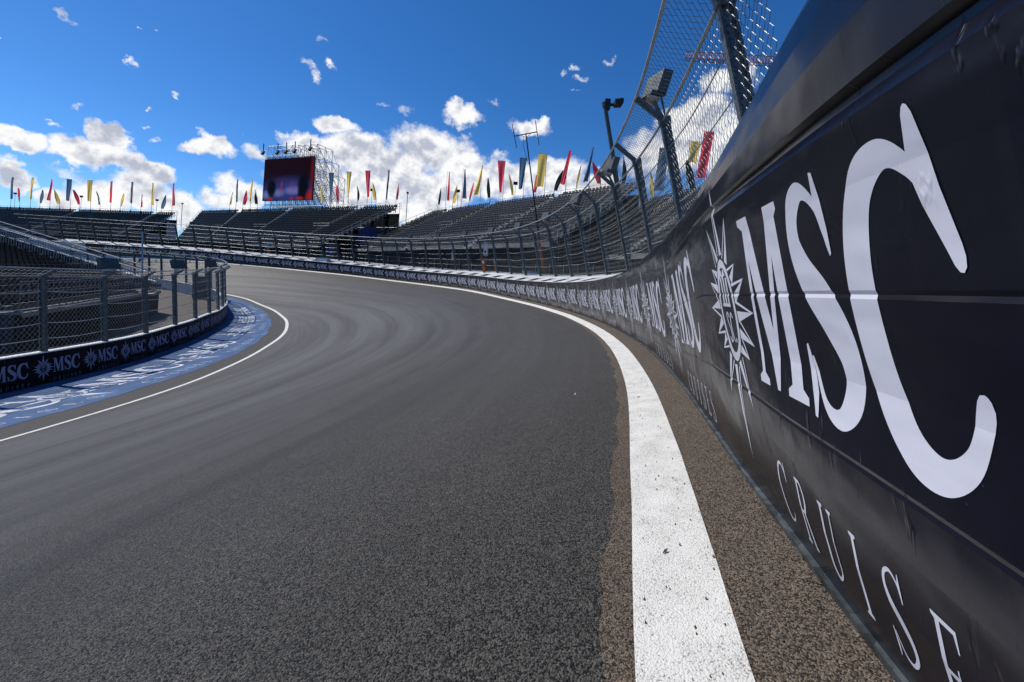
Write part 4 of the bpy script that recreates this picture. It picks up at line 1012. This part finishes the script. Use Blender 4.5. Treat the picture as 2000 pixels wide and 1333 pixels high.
# small floodlights on thin stands behind the rims
def floodlight(S, px, ytop, lab):
    foot = rim_at(S, px, 1.4); yb = project(foot)[1]; sc_ = foot[1]/F_PX; z = V3(0, 0, 1); h = (yb-ytop)*sc_
    root = thing('floodlight', foot, lab, 'floodlight', 'floodlights behind the rims')
    m = MB(); m.bar(foot-z*2, foot+z*(h-.2), .035, 5); m.build('pole', 'dark_metal', root)
    m = MB(); m.box(foot+z*h, V3(.33, 0, 0), V3(0, .12, .04), V3(0, -.05, .20)); m.box(foot+z*(h-.25), V3(.36, 0, 0), V3(0, .03, 0), V3(0, 0, .03)); m.build('lamp_head', 'dark_metal', root)
for S, px, yt, lab in ((left, 28, 378, 'small floodlight on a thin pole, leftmost on the leftmost grandstand'), (left, 157, 384, 'small floodlight on a thin pole, middle one on the leftmost grandstand'), (left, 305, 391, 'small floodlight on a thin pole, rightmost on the leftmost grandstand'),
                       (mid, 725, 371, 'small floodlight beside a yellow curved flag right of the video screen'), (right, 892, 373, 'small floodlight on the right grandstand, left one of its two'), (right, 1004, 358, 'small floodlight on the right grandstand beside a yellow curved flag')):
    floodlight(S, px, yt, lab)
for S, px, yt, lab in ((left, 355, 398, 'thin pole topped by a small camera at the right end of the leftmost grandstand'), (mid, 793, 377, 'thin pole topped by a small camera at the right end of the screen grandstand')):
    foot = rim_at(S, px, .6) if S is left else at(793, 430, 69.0); yb = project(foot)[1]; h = (yb-yt)*foot[1]/F_PX; z = V3(0, 0, 1)
    root = thing('camera_pole', foot, lab, 'camera pole'); m = MB(); m.bar(foot-z*3, foot+z*h, .06, 5); m.build('pole', 'dark_metal', root)
    m = MB(); m.box(foot+z*h, V3(.16, 0, 0), V3(0, .2, 0), V3(0, 0, .13)); m.bar(foot+z*(h-.1), foot+z*(h+.35), .03, 4); m.build('camera_head', 'dark_metal', root)
# ------------------------------------------------------------------ video screen on its scaffold tower
m_, T, P = principled('screen_picture')
uv = coord(T, 'UV'); x, y, _ = T.sep(uv)
def blob(cx, cy, rx, ry, pw=1.):
    u = T.m('DIVIDE', T.m('SUBTRACT', x, cx), rx); v = T.m('DIVIDE', T.m('SUBTRACT', y, cy), ry)
    return T.m('POWER', T.m('SUBTRACT', 1., T.m('ADD', T.m('MULTIPLY', u, u), T.m('MULTIPLY', v, v)), clamp=True), pw)
col = T.mix(T.ramp(y, .2, .75), (.010, .012, .05), (.014, .001, .004))
for (cx, cy, rx, ry, c, k, pw) in ((.5, .20, .62, .42, (.05, .06, .30), 1, 1.2), (.63, .23, .22, .13, (.28, .34, .85), .9, 1.5), (.33, .18, .16, .13, (.20, .28, .60), .8, 1.5), (.07, .14, .12, .14, (.22, .32, .75), .8, 1.5), (.62, .3, .14, .22, (.16, .08, .32), .6, 1.5),
                               (.18, .30, .10, .24, (.002, .002, .006), 1.2, .5), (.82, .28, .12, .40, (.002, .002, .006), 1.2, .5), (1.03, .62, .11, .8, (.30, .012, .012), .9, 1.8), (.99, .05, .14, .25, (.55, .02, .015), 1, 1.2), (.16, .04, .07, .05, (.55, .02, .02), 1, .8), (.76, .04, .09, .05, (.55, .02, .02), 1, .8), (.60, .04, .05, .06, (.5, .02, .04), .8, 1),
                               (.385, .30, .020, .17, (.50, .02, .05), 1, .6), (.32, .50, .16, .03, (.15, .008, .015), .5, 1.5)):
    col = T.mix(T.m('MULTIPLY', blob(cx, cy, rx, ry, pw), k, clamp=True), col, c)
P.inputs['Base Color'].default_value = (.002, .002, .002, 1); P.inputs['Roughness'].default_value = .6; P.inputs['Specular IOR Level'].default_value = .1
T.l.new(col, P.inputs['Emission Color']); P.inputs['Emission Strength'].default_value = .55
BLs, BRs, TLs, TRs = at(512, 392.8, 91), at(608.5, 390.3, 87), at(517.5, 312, 91), at(613.5, 306, 87)
xd = unit((BRs-BLs)*V3(1, 1, 0)); bk = unit(V3(-xd[1], xd[0], 0)); zz = V3(0, 0, 1)
root = thing('video_screen', (BLs+BRs)/2, 'big dark video screen with red and violet glow above the middle grandstand', 'screen')
m = MB(); m.hexa([BLs+bk*.02, BRs+bk*.02, BRs+bk*.55, BLs+bk*.55, TLs+bk*.02, TRs+bk*.02, TRs+bk*.55, TLs+bk*.55]); m.build('cabinet', 'black_paint_gap_shade', root)
m = MB(); m.quad(BLs, BRs, TRs, TLs, 0, ((0, 0), (1, 0), (1, 1), (0, 1))); m.build('display', 'screen_picture', root, uv=True)
W_ = np.linalg.norm((BRs-BLs)*V3(1, 1, 0)); z0s = 9.5; ztop = TRs[2]+3.0
tower = thing('scaffold_tower', (BLs+BRs)/2*V3(1, 1, 0)+zz*z0s, 'pale lattice scaffold tower holding the video screen, stepped towards its back', 'scaffold')
m = MB(); A0 = BLs*V3(1, 1, 0)+bk*.75
nx = 8
def depth_at(z): 
    t = (z-z0s)/(ztop-z0s); return 11.5*(1-t)+4.2 if t < .95 else 2.6
zs = np.linspace(z0s-6, ztop, 10)
prev = None
for kz, z_ in enumerate(zs):
    dmax = float(np.interp((z_-z0s)/(ztop-z0s), [-1, 0, .22, .50, .75, 1], [13, 12.5, 10.5, 9.4, 9.2, 4.6])); ys = np.arange(0, dmax+.1, 2.3)
    if kz == len(zs)-1: ys = ys[:3]
    for i in range(nx+1):
        p = A0+xd*W_*i/nx
        for j, y_ in enumerate(ys):
            q_ = p+bk*y_+zz*z_
            if i < nx: m.bar(q_, q_+xd*W_/nx, .055, 4)
            if j < len(ys)-1: m.bar(q_, q_+bk*2.3, .055, 4)
            if kz > 0:
                d = zz*(z_-zs[kz-1]); m.bar(q_-d, q_, .07, 4)
                if (i+j+kz) % 2 == 0 and i < nx: m.bar(q_-d, q_+xd*W_/nx, .045, 4)
                if j > 0: m.bar(q_-bk*2.3, q_-d, .055, 4)
        # last brace stepping down to the longer level beneath
        if kz > 0:
            q_ = p+bk*ys[-1]+zz*z_; m.bar(q_, q_-zz*(z_-zs[kz-1])+bk*1.6, .035, 4)
m.build('lattice', 'steel_light', tower)
# truss beam that carries the screen
m = MB()
for h_ in (.15, .75):
    for o_ in (0, .5): m.bar(TLs+zz*h_-xd*.5+bk*o_, TRs+zz*h_+xd*.3+bk*o_, .05, 5)
for i in range(22):
    a = TLs+(TRs-TLs)*i/22; b = TLs+(TRs-TLs)*(i+1)/22
    m.bar(a+zz*(.15 if i % 2 else .75), b+zz*(.75 if i % 2 else .15), .03, 4)
m.build('truss_beam', 'scaffold', tower)
for i, (px, py, lab) in enumerate(((521, 301, 'leftmost'), (549, 300.5, 'second'), (565.5, 299, 'middle'), (582.5, 297.5, 'fourth'), (612.5, 293.5, 'rightmost'))):
    c = at(px, py, 90.6-(px-512)/96*4)-bk*.9
    r_ = thing('spotlight', c, f'black hanging spotlight above the video screen, {lab} of the five in the row', 'spotlight', 'spotlights hung above the screen')
    m = MB(); m.bar(c+zz*.1, c+zz*2.0, .10, 6); m.build('hanger', 'dark_metal', r_)
    m = MB(); m.bar(c-zz*.45-bk*.25, c+zz*.25+bk*.1, .34, 8, r2=.26); m.box(c+zz*.1, xd*.42, bk*.06, zz*.22); m.build('lamp_head', 'black_paint_gap_shade', r_)
# ------------------------------------------------------------------ antenna mast
base = at(1061, 531, 33); topm = at(1027, 261, 33)
root = thing('antenna_mast', base, 'slim leaning dark antenna mast with an H shaped head before the right grandstand', 'antenna')
m = MB(); m.bar(base, base+(topm-base)*.45, .09, 8, r2=.07); m.bar(base+(topm-base)*.45, topm, .06, 8, r2=.05); m.build('mast', 'dark_metal', root)
m = MB(); a, b = at(1004, 266.5, 33), at(1049, 258, 33); m.bar(a, b, .045, 6); m.bar(at(1016, 264, 33), at(1028, 269, 33), .02, 4); m.bar(at(1038, 260, 33), at(1028, 269, 33), .02, 4); m.build('crossbar', 'dark_metal', root)
for a, b in ((at(1000, 242, 33), at(1009, 289, 33)), (at(1045.5, 236, 33), at(1053, 284, 33))):
    m = MB(); m.bar(a, b, .035, 6); m.build('element', 'dark_metal', root)
m = MB(); m.path([at(1023, 266, 33), at(1022, 285, 33), at(1026, 300, 33), at(1032, 320, 33)], .018, 4); m.build('cable', 'dark_metal', root)
# ------------------------------------------------------------------ trackside camera on its pole
D_ = gen_pt(oframe, 9.9, 1, 1.6)[1]
base, topm = at(1229, 500, D_), at(1181, 204, D_-.2)
root = thing('camera_pole', base, 'leaning grey pole with a black surveillance camera rising above the cranked fence', 'camera pole')
m = MB(); m.bar(base, topm, .062, 8, r2=.055); m.bar(base+(topm-base)*.985, topm+unit(topm-base)*.05, .075, 8); m.build('pole', 'panel_grey', root)
m = MB(); c = at(1186, 205, D_-.2); m.box(c, V3(.07, 0, 0), V3(0, .08, 0), V3(0, 0, .13)); m.bar(c, at(1200, 205, D_-.2), .04, 6)
c = at(1207, 202, D_-.25); m.box(c, V3(.095, 0, .008), V3(0, .11, 0), V3(-.005, 0, .075)); m.box(c+V3(.07, 0, .03), V3(.05, 0, 0), V3(0, .12, 0), V3(0, 0, .06)); m.build('camera_head', 'black_paint_gap_shade', root)
# ------------------------------------------------------------------ light panels along the fences
def light_panel(e, t, n, arm, lab, grp, size=(.19, .21)):
    """flat backed lamp housing standing on a cranked fence arm"""
    c = e+n*arm[0]*.35+V3(0, 0, arm[1]*.45+.40)
    r_ = thing('light_panel', e, lab, 'light panel', grp)
    up = unit(V3(0, 0, 1)-n*.25); fw = unit(np.cross(t, up)); fw = fw if np.dot(fw, n) > 0 else -fw
    m = MB(); m.box(c, t*size[0]*.9+n*size[0]*.5, up*size[1], fw*.075); m.box(c-up*(size[1]-.02)+fw*.05, t*size[0]*.9+n*size[0]*.5, up*.03, fw*.11); m.build('housing', 'panel_grey', r_)
    m = MB(); m.box(c-up*(size[1]+.025), t*size[0]*.85, up*.012, fw*.10); m.build('visor', 'panel_pale', r_)
    m = MB(); m.bar(c-up*size[1], e, .03, 6); m.bar(c-up*size[1]*.3-fw*.08, e+V3(0, 0, .1), .018, 5); m.build('bracket', 'galvanised', r_)
i = 0
for k, s in enumerate(oposts):
    if abs(((s-5.6)/4.24)-round((s-5.6)/4.24)) > .05 or s < 5: continue
    b, t, n, u, w_ = lean_frame(s)
    light_panel(gen_pt(lean_frame, s, 3.42, OFF_F), t, n, (.46, .36), f'grey light panel on the outer fence, {ORD[i]} one along it from the camera', 'light panels on the outer fence'); i += 1
sel_i = [(196, 'beside the second post from the left'), (337, 'on the post before the brown yard'), (409, 'on the fence nose')]
for px, wh in sel_i:
    s = min([q_ for q_ in ip if q_ < 20], key=lambda q_: abs(project(gen_pt(iframe, q_, 3.42, .1))[0]-px)); b, t, n, u, w_ = iframe(s)
    light_panel(gen_pt(iframe, s, 3.42, .1), t, n, (.36, .26), f'grey light panel on the island fence, {wh}', 'light panels on the island fence', (.25, .20))
for i, px in enumerate((403, 364, 316, 263)):
    s = min(ip2, key=lambda q_: abs(project(gen_pt(iframe, q_, 3.42, .1))[0]-px)); b, t, n, u, w_ = iframe(s)
    light_panel(gen_pt(iframe, s, 3.42, .1), t, n, (.36, .26), f'small grey light panel on the far side of the island fence, {ORD[i]} from its right', 'light panels on the island fence', (.24, .20))
# ------------------------------------------------------------------ things behind the outer fence
hr = thing('hoarding', OUT(35)-oframe(35)[2]*8, 'long dark grey spectator hoarding behind the outer fence, under the grandstands', 'hoarding')
m = MB(); m2 = MB(); z3 = V3(0, 0, 1)
hz = lambda s: max(OUT(s)[2], -1.0)+.25
for i in range(60):
    s = 6+i*1.5
    a, b = OUT(s)-oframe(s)[2]*8, OUT(s+1.5)-oframe(s+1.5)[2]*8; za, zb = hz(s), hz(s+1.5)
    m.hexa([V3(a[0], a[1], za-1.2), V3(b[0], b[1], zb-1.2), V3(b[0], b[1], zb-1.2)-oframe(s)[2]*.05, V3(a[0], a[1], za-1.2)-oframe(s)[2]*.05,
            V3(a[0], a[1], za+2.1), V3(b[0], b[1], zb+2.1), V3(b[0], b[1], zb+2.1)-oframe(s)[2]*.05, V3(a[0], a[1], za+2.1)-oframe(s)[2]*.05])
    pass
m.build('board', 'hoarding', hr)
for i_, s in enumerate(np.arange(6, 95, 1.5)):
    a = OUT(s)-oframe(s)[2]*8; m2 = MB(); p = V3(a[0], a[1], hz(s))+oframe(s)[2]*.05; m2.box(p+z3*.45, unit(np.cross(oframe(s)[2], z3))*.04, oframe(s)[2]*.045, z3*1.7); m2.build('stay', 'scaffold', hr)
cr = thing('crowd_railing', OUT(35)-oframe(35)[2]*5, 'thin galvanised crowd railing between the outer fence and the dark hoarding', 'railing')
m = MB(); m2 = MB()
for h_ in (1.15, .72, .30): m.path([V3(*(OUT(s)-oframe(s)[2]*5)[:2], hz(s)+h_) for s in np.arange(6, 92, 1.)], .022, 5)
for s in np.arange(6, 92, 2.): p = V3(*(OUT(s)-oframe(s)[2]*5)[:2], hz(s)); m2.bar(p-z3*.8, p+z3*1.15, .025, 5)
m.build('rail', 'rail_pale', cr); m2.build('upright', 'rail_pale', cr)
def marker(a, b, r, lab, patch=True):
    root = thing('marker_post', b, lab, 'post', 'orange posts behind the outer fence')
    m = MB(); x_ = V3(r, 0, 0); y_ = V3(0, r*.6, 0); d = (a-b)/2
    m.box((a+b)/2, x_, y_, d); m.box(a, x_*1.25, y_*1.4, d*.03); m.build('body', 'orange_paint', root)
    if patch:
        m = MB(); m.box(b+(a-b)*.78-V3(-.03, r*.75, 0), x_*.8, y_*.3, d*.17); m.build('reflector', 'white_paint', root)
marker(at(942, 505, 29), at(947, 537, 29), .10, 'orange post with a white patch, left one of the pair behind the fence')
marker(at(965, 505, 28.5), at(970, 537, 28.5), .09, 'orange post, right one of the pair behind the fence')
marker(at(1052, 472, 25), at(1064, 534, 25), .08, 'taller orange post behind the fence, right of the other two', False)
marker(at(524, 486, 49), at(525, 500, 49), .14, 'short orange post far behind the fence, under the video screen stand', False)
def cab(px0, px1, y0, y1, dep, deep, mat, name, lab, cat, top=None, feet=True):
    a, b = at(px0, y1, dep), at(px1, y1, dep); h = at(px0, y0, dep)[2]-a[2]; root = thing(name, (a+b)/2, lab, cat); zb = min(a[2], b[2])
    m = MB(); m.abox(a[0], b[0], dep, dep+deep, zb+(.06 if feet else 0), zb+h); m.abox(a[0]-.03, b[0]+.03, dep-.03, dep+deep+.03, zb+h, zb+h+.05); m.build('body', mat, root)
    m = MB(); w_ = b[0]-a[0]; m.abox(a[0]+w_*.1, b[0]-w_*.1, dep-.02, dep-.002, zb+h*.15, zb+h*.9); m.build('door', top or mat, root)
    if feet:
        m = MB()
        for k in (a[0]+.05, b[0]-.11): m.abox(k, k+.06, dep+.04, dep+deep-.04, zb-.05, zb+.06)
        m.build('skid', 'dark_metal', root)
    return root
r_ = cab(943.5, 952.5, 474, 500, 29.4, .15, 'panel_pale', 'sign_board', 'pale upright sign box with a red mark behind the fence above an orange post', 'sign', 'white_paint', False)
m = MB(); c = at(948, 492, 29.3); m.poly([c+V3(math.cos(a)*.07, 0, math.sin(a)*.11) for a in np.linspace(0, 2*math.pi, 9)[:-1]]); m.bar(at(948, 500, 29.5), at(949, 540, 29.5), .03, 5, 0); m.build('mark', 'red_paint', r_)
cab(880.5, 888, 488, 512, 34, .3, 'panel_grey', 'equipment_cabinet', 'slim grey cabinet fixed behind the outer fence left of the orange posts', 'cabinet', 'panel_pale', False)
cab(519, 526, 474, 482, 50, .4, 'pale_blue', 'equipment_cabinet', 'small pale blue cabinet far behind the fence above a short orange post', 'cabinet', None, False)
cab(635, 652, 478, 505, 46, 1.0, 'panel_grey', 'equipment_cabinet', 'dark open cabinet with blue top behind the far fence', 'cabinet', 'blue_drape')
cab(1021, 1050, 531, 540, 24.5, .6, 'panel_pale', 'storage_crate', 'low white crate on the ledge behind the outer fence', 'crate', 'white_paint', False)
cab(616, 640, 504, 510, 43, .6, 'panel_pale', 'storage_crate', 'low white crate on the far wall ledge under the screen stand', 'crate', 'white_paint', False)
# ------------------------------------------------------------------ the island: stand, poles, odds and ends
bl, br = V3(-17.6, 14.0, -2.15), V3(-25.2, 28.2, -2.15); up_ = V3(-18, 1.8, 3.9)
isl = Stand(bl+up_, br+up_, bl, br, 24, (.86,), 'seat_black', .5)
rt = build_stand('grandstand', isl, 'low black seated stand inside the left island with a sloping picket balustrade', -4.1, bottom_rows=0, end_left=False, scaf=False)
m = MB(); z3 = V3(0, 0, 1)
for u in (1.012, .80):
    A_, B_ = isl.P(u, 0), isl.P(u, 1); n = 90
    for i in range(n+1):
        p = A_+(B_-A_)*i/n; m.bar(p, p+z3*1.25, .016, 4)
    for k in (.02, 1.25, 1.5): m.bar(A_+z3*k, B_+z3*k, .045 if k != 1.25 else .03, 5)
m.build('balustrade', 'rail_pale', rt)
m = MB()
for i in range(24):
    p = isl.P(1.012, i/23); m.box(p+z3*.3+isl.face*.05, isl.face*.30, isl.dir*.03, z3*.16)
m.build('side_panel', 'scaffold', rt)
a, b = at(278, 454, 24), at(277.5, 655, 24); b[2] = -4.1
root = thing('lamp_pole', b, 'thin plain grey pole standing behind the left fence before the brown yard', 'pole')
m = MB(); m.bar(b, a, .045, 8, r2=.04); m.bar(a-z3*.05, a+z3*.02, .055, 8); m.build('shaft', 'rail_pale', root); m = MB(); m.box(b+z3*.02, V3(.12, 0, 0), V3(0, .12, 0), z3*.02); m.build('foot_plate', 'galvanised', root)
gz = lambda p: Hg(p[0], p[1])
c = on_ground(386, 585); 
root = thing('power_cabinet', c, 'dark standing power cabinet on the brown yard behind the island fence', 'cabinet')
m = MB(); m.abox(c[0]-.52, c[0]+.55, c[1], c[1]+.9, c[2]+.08, c[2]+1.15); m.abox(c[0]-.40, c[0]+.50, c[1]+.1, c[1]+.8, c[2]+1.15, c[2]+2.0); m.build('body', 'dark_metal', root)
m = MB(); m.abox(c[0]-.35, c[0]+.45, c[1]+.07, c[1]+.095, c[2]+1.22, c[2]+1.92); m.build('door', 'panel_grey', root)
m = MB(); [m.abox(c[0]+k, c[0]+k+.1, c[1]+.05, c[1]+.85, c[2]-.02, c[2]+.08) for k in (-.5, .43)]; m.build('skid', 'black_paint_gap_shade', root)
for i, (px, py, lab) in enumerate(((317, 563, 'red fire extinguisher lying on the brown yard, left one of two'), (323, 566, 'red fire extinguisher lying on the brown yard, right one of two'))):
    c = on_ground(px, py); root = thing('fire_extinguisher', c, lab, 'extinguisher', 'extinguishers on the brown yard'); a_ = V3(.28, .15*(1-2*i), 0)
    m = MB(); m.bar(c-a_+z3*.12, c+a_+z3*.14, .10, 10); m.bar(c+a_+z3*.14, c+a_*1.3+z3*.14, .05, 8, r2=.03); m.build('cylinder', 'red_paint', root, smooth=False)
    m = MB(); m.path([c+a_*1.3+z3*.14, c+a_*1.6+z3*.05, c+a_*1.1+V3(.1, -.25, .03), c-a_*.4+V3(0, -.35, .03)], .02, 5); m.build('hose', 'black_paint_gap_shade', root)
# ------------------------------------------------------------------ tower crane far beyond the fence
A_, B_ = at(1338, 116, 118), at(1700, 140, 100); root = thing('tower_crane', V3(B_[0], B_[1], -1), 'red lattice tower crane jib far beyond the fence mesh', 'crane')
m = MB(); n = 34; dv = V3(0, 0, 1)*2.3; sd = unit(np.cross(B_-A_, dv))*.8
for i in range(n):
    a, b = A_+(B_-A_)*i/n, A_+(B_-A_)*(i+1)/n
    for o_ in (sd, -sd): m.bar(a+o_, b+o_, .13, 4); m.bar(a+o_, (a+b)/2+dv, .08, 4); m.bar((a+b)/2+dv, b+o_, .08, 4)
    m.bar(a+dv, b+dv, .13, 4); m.bar(a+sd, a-sd, .07, 4)
m.build('jib', 'crane_red', root)
m = MB(); mast = V3(B_[0], B_[1], 0)
for i in range(26):
    for (ox, oy) in ((-.9, -.9), (.9, -.9), (.9, .9), (-.9, .9)):
        m.bar(mast+V3(ox, oy, -1+i*2.5), mast+V3(ox, oy, 1.5+i*2.5), .12, 4)
    m.bar(mast+V3(-.9, -.9, -1+i*2.5), mast+V3(.9, -.9, 1.5+i*2.5), .07, 4); m.bar(mast+V3(-.9, .9, -1+i*2.5), mast+V3(-.9, -.9, 1.5+i*2.5), .07, 4)
m.build('mast', 'crane_red', root)
# ------------------------------------------------------------------ litter on the track
for px, py, ln, an, mat, lab in ((1299, 1085, .011, .5, 'black_paint_gap_shade', 'tiny dark leaf curled on the white edge line close to the camera'), (1247, 779, .014, .2, 'dark_metal', 'tiny dark splinter on the white edge line further up the curve'),
                                 (1123, 773, .012, 1.0, 'white_paint', 'tiny white scrap on the asphalt left of the edge line')):
    c = on_ground(px, py)+V3(0, 0, .009); d = V3(math.cos(an), math.sin(an), 0)*ln; s_ = V3(-d[1], d[0], 0)*.35
    m = MB(); m.poly([c-d, c-s_+V3(0, 0, .004), c+d+V3(0, 0, .009), c+s_+V3(0, 0, .005)]); m.poly([c-d+V3(0, 0, -.001), c+s_+V3(0, 0, .0035), c+d+V3(0, 0, .008), c-s_+V3(0, 0, .003)])
    o = m.build('litter_scrap', mat, None, loc=tuple(c)); tag(o, lab, 'litter')

# loose stones swept against the foot of the near wall
m = MB(); rg = random.Random(3)
for i in range(900):
    s = -1.1+8*rg.random()**1.6; t = rg.random()**2.2*.42; b, tt, n, u, w_ = oframe(s); p = b+n*(t+.02); r = .0012+.0032*rg.random()**2
    c = V3(p[0], p[1], Hg(p[0], p[1])+.009+r*.5); a = rg.random()*6.28
    q_ = [c+V3(math.cos(a+k*2.09)*r, math.sin(a+k*2.09)*r, -r*.6) for k in range(3)]+[c+V3(0, 0, r)]
    for f_ in ((0, 1, 3), (1, 2, 3), (2, 0, 3)): m.poly([q_[k] for k in f_], i % 2)
o = m.build('grit', ['yard', 'concrete_dark']); o['kind'] = 'stuff'; o['label'] = 'fine loose grit on the shoulder at the foot of the near wall'
